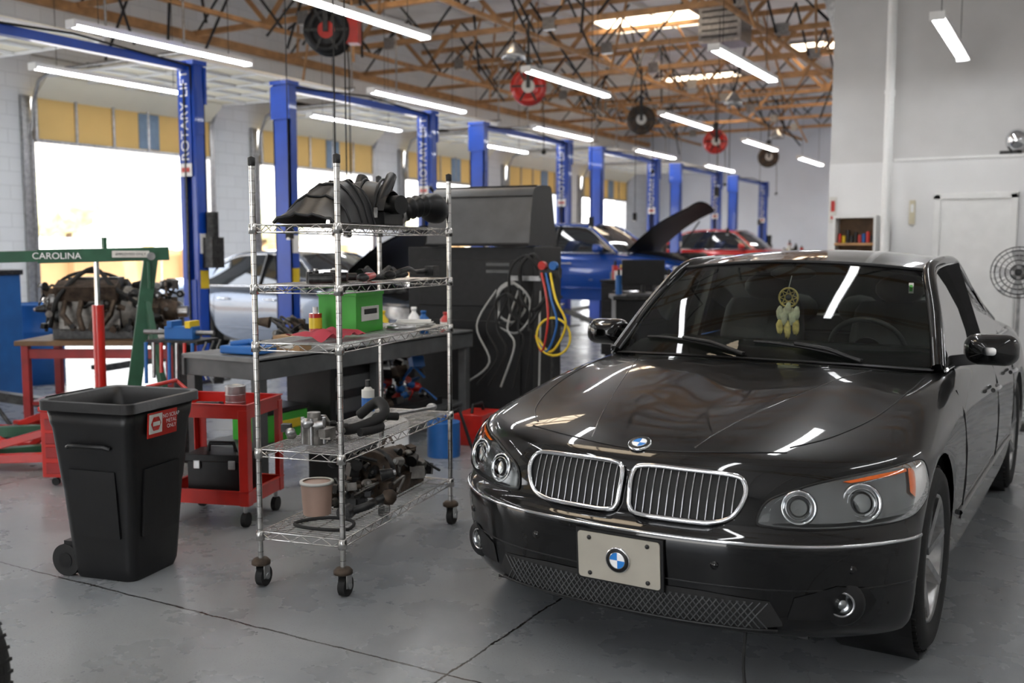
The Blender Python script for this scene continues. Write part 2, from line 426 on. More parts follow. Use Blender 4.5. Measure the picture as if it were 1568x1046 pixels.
LEAF = M('foliage', (.62, .60, .34), .7, 0, .4, 3, bump=.5); BARK = M('bark', (.15, .1, .06), .8)
for i in range(4):
    b = B()
    b.cyl((0, 0, 0), (0.2, .1, 3.0), .18, BARK, r1=.1)
    for j in range(7): b.sphere((random.uniform(-1.2, 1.2), random.uniform(-1.4, 1.4), 2.9+random.uniform(-.7, .9)), random.uniform(.6, 1.0), LEAF, 12, noisea=.6)
    b.obj('tree', (-35+random.uniform(-1, 1), 14.5+11.0*i, -.07))

# ------------------------------------------------------------------ two post lifts
def lift(yc):
    b = B(); h = 3.5
    for s_ in (-1, 1):
        y = s_*1.55
        b.box((0, y+s_*.06, h/2), (.26, .02, h), LBLUE)
        b.box((-.12, y, h/2), (.02, .14, h), LBLUE); b.box((.12, y, h/2), (.02, .14, h), LBLUE)
        b.box((-.09, y-s_*.07, h/2), (.06, .012, h), LBLUE); b.box((.09, y-s_*.07, h/2), (.06, .012, h), LBLUE)
        b.box((0, y+s_*.03, .01), (.5, .42, .02), DSTEEL)
        b.box((0, y-s_*.02, .75), (.18, .14, .8), LBLUE)
        b.box((0, y-s_*.10, 2.0), (.02, .02, 2.6), DSTEEL)
        for q in (-1, 1):
            b.beam((q*.1, y-s_*.08, .3), (q*.95, y-s_*.62, .14), .1, .08, DSTEEL); b.cyl((q*.95, y-s_*.62, .14), (q*.95, y-s_*.62, .19), .06, RUB)
        b.box((0, y-s_*.09, 2.95), (.17, .012, 1.05), LBLUE)
        b.box((0, y-s_*.098, 2.36), (.17, .012, .14), WHITE); b.box((0, y-s_*.106, 2.36), (.12, .006, .05), RED)
        b.box((.0, y+s_*.075, h-.22), (.30, .03, .4), LBLUE)
        b.box((0, y, h+.02), (.3, .2, .05), LBLUE)
        b.box((.132, y, 1.15), (.008, .12, .2), YEL); b.box((.135, y, 1.55), (.012, .1, .22), WHITE)
        b.box((.132, y, 3.0), (.008, .1, .5), LBLUE)
    X = Matrix.Translation((0, 1.55-.10, 2.95)) @ Matrix.Rotation(pi/2, 4, 'X') @ Matrix.Rotation(pi/2, 4, 'Z')
    b.text('ROTARY LIFT', .165, TEXTW, X)
    b.box((0, 0, h-.02), (.10, 3.1, .09), LBLUE)
    b.tube([(.07, -1.5, h-.4), (.1, -1.45, h-.02), (.1, 0, h+.06), (.1, 1.45, h-.02), (.07, 1.5, h-.5)], .012, RUB)
    b.box((.2, 1.62, 1.45), (.16, .18, .34), DSTEEL); b.cyl((.2, 1.62, 1.62), (.2, 1.62, 1.9), .07, DSTEEL)
    return b.obj('two_post_lift', (-8.63, yc, 0))
for k in range(6): lift(6.45+4.6*k)

for k, (mt) in enumerate((BLKP, RED, RUST, RED, RUST)):
    b = B(); X = Matrix.Rotation(pi/2, 4, 'X')
    b.lathe([(.0, -.1), (.27, -.1), (.28, -.08), (.27, -.06), (.14, -.05), (.14, .05), (.27, .06), (.28, .08), (.27, .1), (0, .1)], mt, X, 28)
    for q in range(7): b.lathe([(.2+.02*cos(t*pi/3), -.045+.015*q+.008*sin(t*pi/3)) for t in range(7)], RUB if k else RED, X, 24)
    b.lathe([(.26, .101), (.26, .108), (.17, .108), (.17, .101)], mt, X, 28)
    b.lathe([(.0, .104), (.10, .104)], PAPER if k else RED, X, 24)
    for q in range(6):
        a = q*pi/3; b.box((.18*cos(a), -.105, .18*sin(a)), (.16, .015, .03), DSTEEL, ry=-a)
    if k == 0: b.box((.29, 0, .02), (.16, .18, .34), RED)
    b.box((0, -.13, .2), (.06, .02, .45), DSTEEL); b.box((0, .13, .2), (.06, .02, .45), DSTEEL); b.box((0, 0, .42), (.12, .3, .03), DSTEEL)
    b.cyl((0, 0, .42), (0, 0, 1.0), .02, DSTEEL)
    b.tube([(.22, 0, -.1), (.24, 0, -.5), (.24, 0, -2.0 if k == 0 else -1.0)], .008, RUB); b.sphere((.24, 0, -2.02 if k == 0 else -1.0), .04, RUB)
    b.obj('hose_reel', (-7.6 if k else -7.75, 9.3+4.6*k, 4.0 if k else 4.02), rz=radians(25))

# ------------------------------------------------------------------ car
def rowz(xs, ys, z): return [(x, y, z) for x, y in zip(xs, ys)]
def car_rows():
    R = []
    R.append([(0, .10, .20), (.25, .11, .20), (.48, .15, .20), (.65, .22, .20), (.78, .32, .20), (.86, .41, .20), (.89, .46, .20), (.90, .49, .20), (.90, .521, .20)])
    R.append(rowz((0, .25, .48, .65, .79, .88, .915, .925, .92), (.02, .03, .07, .15, .27, .39, .45, .48, .505), .235))
    R.append(rowz((0, .25, .48, .66, .80, .89, .925, .935, .93), (.025, .035, .07, .15, .265, .385, .44, .47, .487), .34))
    R.append(rowz((0, .25, .48, .66, .81, .905, .94, .945, .94), (0, .01, .05, .125, .24, .37, .44, .475, .498), .47))
    R.append(rowz((0, .25, .48, .66, .81, .905, .94, .945, .94), (-.005, .005, .045, .12, .235, .37, .445, .49, .512), .53))
    R.append(rowz((0, .25, .48, .66, .81, .905, .94, .945, .94), (.01, .02, .06, .135, .25, .38, .455, .50, .53), .552))
    R.append(rowz((0, .25, .48, .67, .82, .91, .938, .942, .94), (.05, .06, .095, .17, .285, .405, .48, .525, .551), .568))
    R.append([(0, .065, .66), (.25, .075, .66), (.48, .115, .66), (.67, .20, .66), (.825, .32, .66), (.915, .44, .66), (.94, .53, .66), (.942, .60, .665), (.94, .635, .665)])
    R.append([(0, .105, .748), (.25, .115, .753), (.48, .165, .750), (.67, .26, .76), (.82, .39, .765), (.905, .52, .77), (.935, .65, .76), (.942, .72, .745), (.94, .755, .728)])
    R.append([(0, .14, .785), (.25, .15, .79), (.48, .20, .786), (.67, .305, .79), (.81, .43, .795), (.895, .57, .80), (.93, .70, .785), (.942, .78, .76), (.94, .81, .74)])
    R.append([(0, .30, .838), (.25, .31, .848), (.48, .34, .838), (.67, .43, .823), (.80, .54, .825), (.885, .68, .825), (.927, .80, .795), (.942, .86, .765), (.94, .88, .745)])
    R.append([(0, .58, .885), (.25, .58, .90), (.48, .60, .893), (.66, .65, .865), (.79, .72, .865), (.875, .84, .86), (.922, .94, .82), (.942, .98, .77), (.94, .985, .728)])
    R.append([(0, .95, .935), (.25, .95, .95), (.50, .95, .944), (.67, .96, .915), (.79, 1.0, .91), (.87, 1.06, .895), (.925, 1.12, .83), (.945, 1.14, .72), (.94, 1.117, .655)])
    R.append([(0, 1.25, .97), (.25, 1.25, .985), (.53, 1.25, .98), (.68, 1.26, .95), (.79, 1.28, .945), (.868, 1.3, .92), (.93, 1.3, .83), (.95, 1.27, .6), (.94, 1.232, .475)])
    R.append([(0, 1.44, .99), (.25, 1.45, .995), (.55, 1.49, .985), (.69, 1.52, .965), (.79, 1.5, .955), (.868, 1.45, .93), (.93, 1.42, .83), (.95, 1.35, .5), (.90, 1.27, .22)])
    for y, zc in ((1.62, .94), (2.2, .93), (3.0, .93)):
        R.append([(0, y, zc), (.25, y, zc), (.5, y, zc), (.69, y, .95), (.80, y, .968), (.872, y, .94), (.935, y, .83), (.95, y, .5), (.90, y, .2)])
    for y, ze, zt in ((3.44, .30, .95), (3.52, .52, .96), (3.68, .70, .97), (3.86, .745, .99), (4.04, .70, 1.02), (4.2, .52, 1.035), (4.28, .30, 1.04)):
        R.append([(0, y, zt), (.25, y, zt), (.5, y, zt), (.68, y, .99), (.80, y, .985), (.87, y, .95), (.935, y, .83), (.95, y, (ze+.83)/2), (.94, y, ze)])
    R.append([(0, 4.6, 1.05), (.25, 4.6, 1.05), (.5, 4.6, 1.045), (.67, 4.6, 1.01), (.78, 4.6, .98), (.86, 4.55, .94), (.92, 4.5, .8), (.935, 4.45, .5), (.90, 4.4, .24)])
    R.append([(0, 4.88, 1.05), (.25, 4.88, 1.05), (.5, 4.86, 1.045), (.66, 4.84, 1.01), (.76, 4.8, .97), (.84, 4.76, .9), (.89, 4.72, .75), (.91, 4.7, .5), (.88, 4.65, .26)])
    R.append([(0, 4.96, .98), (.25, 4.96, .98), (.5, 4.94, .97), (.65, 4.92, .94), (.75, 4.88, .89), (.82, 4.84, .82), (.86, 4.8, .7), (.88, 4.78, .5), (.85, 4.74, .27)])
    R.append([(0, 5.0, .7), (.25, 5.0, .7), (.5, 4.98, .7), (.65, 4.96, .7), (.75, 4.93, .68), (.81, 4.9, .64), (.84, 4.86, .58), (.85, 4.84, .45), (.83, 4.8, .28)])
    R.append([(0, 5.02, .35), (.25, 5.02, .35), (.5, 5.0, .35), (.65, 4.98, .35), (.74, 4.95, .35), (.79, 4.92, .34), (.81, 4.9, .33), (.82, 4.88, .31), (.80, 4.85, .28)])
    def sc(p):
        t = max(0, min(1, (p[1]-.2)/1.2)); return (p[0]*(.955+.02*t), p[1], p[2])
    return [[sc(p) for p in r] for r in R]
_rows = car_rows()
def body_mesh():
    b = B(); rows = [[(-x, y, z) for (x, y, z) in r[:0:-1]]+list(r) for r in _rows]
    b.grid(rows, PAINT); ob = b.obj('tmp')
    q = ob.modifiers.new('s', 'SUBSURF'); q.levels = 3; q.render_levels = 3
    dg = bpy.context.evaluated_depsgraph_get(); me = bpy.data.meshes.new_from_object(ob.evaluated_get(dg))
    bpy.data.objects.remove(ob); return me
BODY = body_mesh()
BVH = BVHTree.FromPolygons([v.co.copy() for v in BODY.vertices], [list(p.vertices) for p in BODY.polygons])
def PX(x, z, off=0):
    h, n, i, d = BVH.ray_cast(Vector((x, -2, z)), Vector((0, 1, 0)))
    if h is None: return Vector((x, .5, z))
    if n.y > 0: n = -n
    return h+n*off
def PP(phi, z, off=0):
    a = radians(phi); d = Vector((sin(a), -cos(a), 0)); o = Vector((0, 1.3, z))
    h, n, i, dd = BVH.ray_cast(o+d*3, -d)
    if h is None: return o+d
    if n.dot(d) < 0: n = -n
    return h+n*off
def PZ(x, y, off=0):
    h, n, i, d = BVH.ray_cast(Vector((x, y, 3)), Vector((0, 0, -1)))
    if n.z < 0: n = -n
    return h+n*off, n
def PS(y, z, off=0, s_=1):
    h, n, i, d = BVH.ray_cast(Vector((s_*3, y, z)), Vector((-s_, 0, 0)))
    if h is None: return Vector((s_*.9, y, z))
    return h+Vector((s_, 0, 0))*off
def zspan(poly, x):
    zs = []
    for i in range(len(poly)):
        a, c = poly[i], poly[(i+1) % len(poly)]
        if (a[0]-x)*(c[0]-x) < 0: zs.append(a[1]+(c[1]-a[1])*(x-a[0])/(c[0]-a[0]))
    return (min(zs), max(zs)) if len(zs) >= 2 else None
def patch(b, poly, proj, m, off, nx=24, nz=8, bulge=0):
    xs = [p[0] for p in poly]; x0, x1 = min(xs), max(xs); e = (x1-x0)*.004; rows = []
    for i in range(nx+1):
        x = x0+e+(x1-x0-2*e)*i/nx; sp = zspan(poly, x)
        if sp is None: continue
        u = i/nx
        rows.append([proj(x, sp[0]+(sp[1]-sp[0])*j/nz, off+bulge*(max(0, sin(pi*u))*max(0, sin(pi*j/nz)))**.4) for j in range(nz+1)])
    b.grid(rows, m)
def badge(b, X, r):
    n = 32
    b.lathe([(r, 0), (r, .006), (r*.96, .009), (r*.66, .009)], BLKP, X, n)
    b.lathe([(r*.66, .009), (r*.68, .011), (r*.64, .011)], CHROME, X, n)
    b.lathe([(r*1.04, 0), (r*1.04, .008), (r*.97, .009)], CHROME, X, n)
    for q in range(4):
        pts = [(0, 0, .0095)]+[(r*.65*cos(a), r*.65*sin(a), .0095) for a in [pi/2*q+pi/2*t/8 for t in range(9)]]
        b.add(pts, [list(range(len(pts)))], BADB if q % 2 == 1 else TEXTW, False, X)
def wheel(b, x, y, z=.345, R=.345, s_=1, w=.24):
    X = Matrix.Translation((x, y, z)) @ Matrix.Rotation(pi/2*s_, 4, 'Y')
    h = w/2
    b.lathe([(.235, -h*.8), (.27, -h), (R-.03, -h*1.0), (R-.008, -h*.86), (R, -h*.6), (R, h*.6), (R-.008, h*.86), (R-.03, h), (.27, h), (.235, h*.85)], RUB, X, 48)
    for q in (-.45, -.15, .15, .45): b.lathe([(R+.001, h*q-.006), (R-.006, h*q), (R+.001, h*q+.006)], BLKP, X, 48)
    for k in range(60):
        a = 2*pi*k/60
        b.box(((R-.0045)*cos(a), (R-.0045)*sin(a), 0), (.012, .009, w*.84), RUB, rz=a, X=X)
    b.lathe([(.245, h*.75), (.238, h*.9), (.225, h*.8), (.218, -h*.5), (.0, -h*.5)], STEEL, X, 36)
    b.lathe([(.0, h*.62), (.05, h*.62), (.06, h*.5), (.06, h*.2)], STEEL, X, 20)
    for k in range(7):
        a = 2*pi*k/7
        b.beam(X @ Vector((.04*cos(a), .04*sin(a), h*.5)), X @ Vector((.228*cos(a), .228*sin(a), h*.72)), .05, .025, STEEL)
def wsp(u, v, o=0):
    bx, by, bz = .768*u, 1.44+.17*u*u, .995-.025*u*u; tx, ty, tz = .62*u, 2.06+.09*u*u, 1.43-.04*u*u
    k = .03*sin(pi*v)
    p = Vector((bx+(tx-bx)*v, by+(ty-by)*v-k*.6, bz+(tz-bz)*v+k)); return p+Vector((0, -.6, .8))*o
RAIL = [(.775, 1.60, .975), (.71, 1.88, 1.20), (.635, 2.15, 1.385), (.625, 2.5, 1.425), (.615, 3.0, 1.425), (.60, 3.4, 1.37), (.64, 3.8, 1.19), (.71, 4.15, 1.03)]

def make_car(name, paint, loc, rz, full=False, hood_open=False, zoff=0):
    root = bpy.data.objects.new(name, None); COL.objects.link(root); root.location = (loc[0], loc[1], zoff); root.rotation_euler = (0, 0, rz)
    me = BODY.copy(); me.materials.clear(); me.materials.append(paint)
    for p in me.polygons: p.use_smooth = True
    ob = bpy.data.objects.new('body_shell', me); COL.objects.link(ob); ob.parent = root
    b = B(); b.box((0, 2.5, .34), (1.22, 4.6, .28), BLKP); b.box((0, 2.36, .26), (1.66, 2.1, .1), BLKP); b.box((0, .42, .3), (1.2, .3, .16), BLKP)
    for y in (.87, 3.86):
        for s_ in (-1, 1):
            b.lathe([(.39, -.02), (.39, .26), (0, -.02)], BLKP, Matrix.Translation((s_*.62, y, .36)) @ Matrix.Rotation(pi/2*s_, 4, 'Y'), 32)
    b.obj('underbody', parent=root)
    b = B()
    for y in (.87, 3.86):
        for s_ in (-1, 1): wheel(b, s_*.785, y, s_=s_)
    b.obj('wheels', parent=root)
    gl = WIND if full else DGLASS
    b = B()
    us = [-1+2*i/16 for i in range(17)]
    b.grid([[wsp(u, v/8) for u in us] for v in range(9)], gl)
    b.grid([[((.60+.12*v/6)*u, 3.44-.06*u*u+(.76)*v/6, 1.425-.04*u*u-(.39)*(v/6)+.03*sin(pi*v/6)) for u in us] for v in range(7)], gl)
    rl = cat(RAIL, 6, False)
    for s_ in (-1, 1):
        rows = []
        for p in rl:
            bt = Vector((.80, p.y+.03, .965)); rows.append([Vector((s_*(bt.x+(p.x-bt.x)*t+.02*sin(pi*t)), p.y, bt.z+(p.z-bt.z)*t)) for t in (0, .25, .5, .75, 1)])
        b.grid(rows, gl)
    b.obj('window_glass', parent=root)
    b = B()
    def roof(u, v):
        y = (2.06+.09*u*u)*(1-v)+(3.44-.06*u*u)*v; z = 1.43-.04*u*u-.008*abs(u)**6+.062*sin(pi*(v*.9+.05)); return (.62*u, y, z)
    b.grid([[roof(u, v/14) for u in us] for v in range(15)], paint)
    b.grid([[(x*.97, y, z-.03) for x, y, z in [roof(u, v/6) for u in us]] for v in range(7)], FAB)
    for s_ in (-1, 1):
        b.tube([(s_*p.x, p.y, p.z) for p in rl], .03, paint, 10)
        b.tube([(s_*(p.x+.027), p.y+.01, p.z-.018) for p in rl], .008, CHROME, 6)
        b.tube([(s_*.808, y, .972) for y in (1.62, 2.5, 3.3, 4.1)], .009, CHROME, 6)
        b.beam((s_*.79, 2.72, .97), (s_*.655, 2.66, 1.41), .03, .09, BLKP)
        b.grid([[(s_*.80, 3.75, .97), (s_*.66, 3.68, 1.24), (s_*.61, 3.45, 1.37)], [(s_*.79, 4.25, .99), (s_*.72, 4.15, 1.04), (s_*.66, 3.9, 1.2)]], paint)
        # door mirror: rounded-rect shell
        X = mat_from_dir((s_*.955, 1.78, 1.045), (0, 1, 0)); rws = []
        for t, k_ in ((0, .25), (.012, .6), (.035, .85), (.07, .98), (.11, 1.), (.125, .97)):
            rws.append([(p[0], p[1], t) for p in rr(.115*k_, .070*k_, .055*k_, 0, 5)])
        b.grid(rws, paint, True, True, X); b.add(rr(.105, .062, .05, .118, 5), [list(range(24))], STEEL, False, X)
        b.beam((s_*.79, 1.86, .985), (s_*.90, 1.84, 1.005), .05, .05, BLKP)
        for yy in (1.5, 2.72, 3.5): b.tube([PS(yy, z, .001, s_) for z in (.9, .8, .65, .5, .35)], .004, BLKP, 5)
        b.tube([PS(y, .40, .006, s_) for y in (1.4, 2., 2.6, 3.2, 3.4)], .012, paint, 6)
        for yy in (2.45, 3.3): b.tube([PS(yy+q, .80, .02+(.015 if abs(q) < .08 else 0), s_) for q in (-.1, -.05, 0, .05, .1)], .012, CHROME, 8)
    b.obj('greenhouse_frame', parent=root)
    b = B(); HL = [(21, .603), (22.5, .665), (27, .705), (33, .735), (42, .758), (50, .772), (52, .74), (51, .66), (46, .605), (37, .588), (28, .583), (22.5, .588)]
    KID = [(.020, .716), (.020, .64), (.026, .605), (.055, .584), (.19, .580), (.31, .584), (.378, .610), (.410, .672), (.402, .715), (.36, .736), (.19, .742), (.055, .740)]
    for s_ in (-1, 1):
        hl = cat([(p[0], p[1], 0) for p in HL], 4); hl2 = [(p.x, p.y) for p in hl]
        pr = (lambda x, z, o, s_=s_: PP(s_*x, z, o))
        patch(b, hl2, pr, LHOUSE if full else STEEL, .002)
        b.tube([PP(s_*p.x, p.y, .003) for p in hl], .004, BLKP, 6, True)
        if full:
            # dark bezel band inside housing
            patch(b, [(23, .596), (23.5, .60), (33, .602), (45, .618), (45.5, .608), (37, .594), (28, .589)], pr, BLKP, .004, 16, 2)
            for ph, zz, rad in ((27.0, .650, .044), (36.6, .662, .050)):
                c = PP(s_*ph, zz, .0); nrm = (PP(s_*ph, zz, .1)-c).normalized()
                d = (Vector((s_*.22, -1, .06))*.5+nrm*.5).normalized()
                X = mat_from_dir(c+d*.001, d)
                b.lathe([(rad*1.30, -.006), (rad*1.28, .010), (rad*1.20, .012), (rad*1.12, .006), (rad*.75, .002)], CHROME, X, 36)
                b.lathe([(rad*1.36, -.008), (rad*1.34, .006), (rad*1.29, .007)], DSTEEL, X, 36)
                b.lathe([(rad*.98, .005), (rad*.96, .012), (rad*.90, .012), (rad*.87, .004)], SLAT, X, 32)
                b.lathe([(rad*.70, .0), (rad*.68, .014), (rad*.62, .016)], DSTEEL, X, 28)
                b.lathe([(rad*.62, .012), (rad*.42, .020), (.0, .024)], CLEAR, X, 24)
                b.lathe([(rad*.61, .006), (0, .004)], SLAT, X, 24)
            amb = [(46.0, .752), (45.5, .68), (47.0, .652), (49.6, .680), (50.6, .71), (50.2, .752)]
            patch(b, amb, pr, ORNG, .010, 8, 5)
            patch(b, [(34, .727), (35, .722), (46, .744), (46, .753), (40, .744)], pr, ORNG, .006, 10, 2)
            patch(b, hl2, pr, CLEAR, .004, 30, 10, .024)
        kd = cat([(p[0], p[1], 0) for p in KID], 5); kd2 = [(p.x, p.y) for p in kd]
        pk = (lambda x, z, o, s_=s_: PX(s_*x, z, o))
        patch(b, kd2, pk, RUB, .002, 20, 6)
        b.tube([PX(s_*p.x, p.y, .012) for p in kd], .009, CHROME, 8, True)
        x = .045
        while x < .395:
            sp = zspan(kd2, x)
            if sp:
                b.tube([pk(x, sp[0]+(sp[1]-sp[0])*t/5, .006) for t in range(6)], .0028, SLAT, 6)
            x += .0275
        c = PX(s_*.71, .335, .0); d = Vector((s_*.35, -1, 0)).normalized()
        X = mat_from_dir(c-d*.004, d)
        b.lathe([(.044, -.01), (.044, .010), (.039, .013), (.035, .006), (.0, .001)], SLAT if full else STEEL, X, 28)
        b.lathe([(.078, -.01), (.068, .007), (.045, .009)], BLKP, X, 28)
        b.lathe([(.038, .008), (.03, .016), (0, .020)], CLEAR, X, 24)
        b.lathe([(.018, .004), (.014, .010), (0, .012)], STEEL, X, 14)
        patch(b, [(.56, .285), (.58, .36), (.70, .40), (.79, .385), (.80, .335), (.77, .28)], pk, BLKP, .003, 12, 5)
        for xx in (.34, .74):
            c = PX(s_*xx, .455, 0); X = mat_from_dir(c, Vector((s_*.2*(xx > .5), -1, 0))); b.lathe([(.014, 0), (.014, .003), (.0, .004)], PAINT, X, 16)
    LI = [(-.55, .262), (-.52, .345), (-.3, .36), (.3, .36), (.52, .345), (.55, .262), (.4, .235), (-.4, .235)]
    patch(b, LI, PX, RUB, .003, 30, 4)
    if full:
        for i in range(46):
            x = -.50+i/45.
            for q in (-1, 1):
                x2 = x+q*.07
                if abs(x2) < .51: b.tube([PX(x, .25, .006), PX((x+x2)/2, .295, .006), PX(x2, .34, .006)], .0022, GREYB, 4)
        b.tube([PX(x/20*.53, .245, .006) for x in range(-20, 21)], .006, BLKP, 6)
    b.tube([PP(-54+108*t/50, .536, .004) for t in range(51)], .0060, CHROME if full else STEEL, 8)
    b.tube([PP(-52+104*t/50, .385, .0) for t in range(51)], .003, BLKP, 5)
    if full:
        c = PX(0, .43, .012)
        X = mat_from_dir(Vector((.01, c.y-.004, .43)), Vector((0, -1, -.08)))
        for q in [rr(.155, .084, .012, z_) for z_ in (0, .004)]: b.add(q, [list(range(len(q)))], PLATE, False, X)
        b.grid([rr(.155, .084, .012, 0), rr(.155, .084, .012, .004)], PLATE, False, True, X)
        b.box((0, 0, -.008), (.33, .184, .012), BLKP, X=X)
        for sx_ in (-.11, .11):
            for sy_ in (-.065, .065): b.lathe([(.008, .004), (.008, .007), (0, .008)], DSTEEL, X @ Matrix.Translation((sx_, sy_, 0)), 12)
        badge(b, X @ Matrix.Translation((0, 0, .003)), .044)
    p, n = PZ(0, .185, .001); badge(b, mat_from_dir(p, n), .041)
    for s_ in (-1, 1):
        b.tube([PZ(s_*q.x, q.y, .0005)[0] for q in cat([(.50, .32, 0), (.60, .47, 0), (.69, .75, 0), (.735, 1.1, 0), (.75, 1.42, 0)], 5, False)], .003, BLKP, 5)
        b.tube([PZ(s_*x, y, -.001)[0] for x, y in [(.20+.34*t/10, .20+1.19*t/10) for t in range(11)]], .0035, paint, 6)
    b.tube([PZ(x/20*.50, .160+.5*(abs(x)/20*.5)**2, .0005)[0] for x in range(-20, 21)], .003, BLKP, 5)
    b.obj('front_fascia', parent=root)
    if hood_open:
        b = B(); rows = []
        for t in range(9):
            v = t/8; rows.append([(.72*u*(1-.08*v*v), 1.45-1.0*v, 1.02+.78*v-.12*v*v*abs(u)**2+.05*sin(pi*v)) for u in us])
        b.grid(rows, BLKP); b.grid([[(x*.97, y+.01, z-.03) for x, y, z in r] for r in rows], BLKP)
        b.tube([(.6, 1.1, .95), (.62, .7, 1.5)], .012, DSTEEL)
        b.grid([[(PZ(.62*u, .4+.95*v/6, .008))[0] for u in us] for v in range(7)], BLKP)
        for i in range(14): b.sphere((random.uniform(-.5, .5), random.uniform(.5, 1.2), .92), (random.uniform(.05, .15), random.uniform(.05, .15), .06), DSTEEL, 8)
        b.obj('raised_hood', parent=root)
    if full:
        b = B()
        b.grid([[(u*.74, 1.5+.16*u*u+.45*v/5, .975+.045*sin(pi*v/5)) for u in us] for v in range(6)], BLKP)
        b.box((0, 2.0, .98), (1.4, .12, .1), BLKP)
        for x in (-.38, .38):
            rows = [rr(.25-.05*t, .06, .05, z_) for t, z_ in ((0, .8), (0, 1.0), (.4, 1.15), (1., 1.2))]
            b.grid([[(x+p[0], 2.75+p[1]+(p[2]-.9)*.25, p[2]) for p in r] for r in rows], FAB, True, True)
            b.sphere((x, 2.84, 1.27), (.135, .055, .085), FAB, 14)
            for q in (-.05, .05): b.cyl((x+q, 2.83, 1.15), (x+q, 2.84, 1.24), .006, CHROME)
        for x in (-.4, 0, .4): b.sphere((x, 3.6, 1.1), (.14, .06, .1), FAB, 12)
        b.box((0, 3.7, 1.0), (1.3, .2, .12), FAB)
        X = mat_from_dir((.38, 2.06, 1.0), (0, .85, .5))
        b.lathe([(.18+.013*cos(2*pi*t/8), .013*sin(2*pi*t/8)) for t in range(9)], FAB, X, 32); b.lathe([(.0, .02), (.06, .02), (.07, 0)], FAB, X, 18)
        for a in (0, pi, 1.5*pi): b.beam(X @ Vector((.05*cos(a), .05*sin(a), 0)), X @ Vector((.17*cos(a), .17*sin(a), 0)), .035, .015, FAB)
        b.sphere((0, 2.06, 1.37), (.12, .02, .035), BLKP, 14); b.cyl((0, 2.06, 1.38), (0, 2.08, 1.43), .01, BLKP)
        b.box((.585, 1.99, 1.31), (.022, .002, .05), PAPER); b.box((.585, 1.985, 1.31), (.014, .002, .03), GREEN)
        b.obj('interior', parent=root)
        b = B(); X = mat_from_dir((0.0, 1.99, 1.25), (0, -1, 0))
        b.lathe([(.048+.005*cos(2*pi*t/6), .005*sin(2*pi*t/6)) for t in range(7)], FEATH, X, 24)
        for k in range(8):
            a = k*pi/4; c_ = a+3*pi/4; b.tube([X @ Vector((.046*cos(a), .046*sin(a), 0)), X @ Vector((.046*cos(c_), .046*sin(c_), 0))], .0022, FEATH, 4)
        b.tube([(0, 1.99, 1.30), (0, 2.04, 1.36)], .002, PAPER, 4)
        for x_, z_, l_ in ((-.04, 1.10, .04), (0, 1.085, .045), (.042, 1.10, .04), (-.02, 1.15, .045), (.022, 1.15, .045), (0, 1.185, .04), (-.042, 1.17, .035), (.042, 1.17, .035)):
            b.sphere((x_, 1.985, z_), (.019, .006, l_), FEATH2 if z_ > 1.12 else FEATH, 10, noisea=.6); b.tube([(x_, 1.99, z_+l_*.8), (x_*.8, 1.99, 1.20)], .0015, PAPER, 4)
        b.obj('dream_catcher', parent=root)
        b = B()
        for u0, u1, v1 in ((-.05, -.80, .11), (.62, -.02, .10)):
            pts = [wsp(u0+(u1-u0)*t/10, .015+v1*sin(t/10*pi/2)*1.0, .012) for t in range(11)]
            b.tube(pts, .008, BLKP, 6)
            b.tube([pts[0]+Vector((0, -.03, 0)), pts[3]+Vector((0, -.02, .018)), pts[6]+Vector((0, -.008, .012))], .010, BLKP, 6)
        b.grid([[(u*.76, 1.415+.16*u*u+.04*v, .992-.025*u*u+.006*v) for u in us] for v in (0, 1)], BLKP)
        b.tube([wsp(-1, v/8, .004) for v in range(9)], .012, BLKP, 6); b.tube([wsp(1, v/8, .004) for v in range(9)], .012, BLKP, 6)
        b.tube([wsp(u, 1, .002) for u in us], .010, BLKP, 6)
        b.obj('wipers', parent=root)
    return root
make_car('black_sedan', PAINT, (-1.345, 3.10), radians(-2.0), full=True)
make_car('silver_sedan', PSILV, (-7.1, 11.05), pi/2, hood_open=True)
make_car('blue_sedan', PBLUE, (-4.9, 15.65), pi/2, hood_open=True, zoff=.45)
make_car('red_sedan', PRED, (-5.3, 24.85), pi/2, zoff=.5)

# ------------------------------------------------------------------ wire shelving rack
RL, RRz = Vector((-3.006, 3.825, 0)), radians(10.5)
RKM = Matrix.Translation(RL) @ Matrix.Rotation(RRz, 4, 'Z')
HX, HY = .205, .60
TZ = (.25, .62, 1.09, 1.34, 1.60)
b = B()
for sx_ in (-1, 1):
    for sy_ in (-1, 1):
        x, y = sx_*HX, sy_*HY
        b.cyl((x, y, .13), (x, y, 1.87), .0125, ZINC, n=16)
        z = .16
        while z < 1.85:
            b.lathe([(.0128, z), (.0128, z+.0018)], DSTEEL, Matrix.Translation((x, y, 0)), 14); z += .0508
        b.lathe([(.014, 1.85), (.016, 1.855), (.016, 1.885), (0, 1.892)], BLKP, Matrix.Translation((x, y, 0)), 12)
        b.lathe([(0, .13), (.03, .13), (.042, .118), (.042, .105), (.03, .10), (0, .10)], RUST, Matrix.Translation((x, y, 0)), 18)
        for q in (-1, 1): b.box((x+q*.021, y+.012, .072), (.004, .045, .065), STEEL)
        b.cyl((x-.016, y+.018, .045), (x+.016, y+.018, .045), .045, RUB, n=24); b.cyl((x-.026, y+.018, .045), (x+.026, y+.018, .045), .014, STEEL)
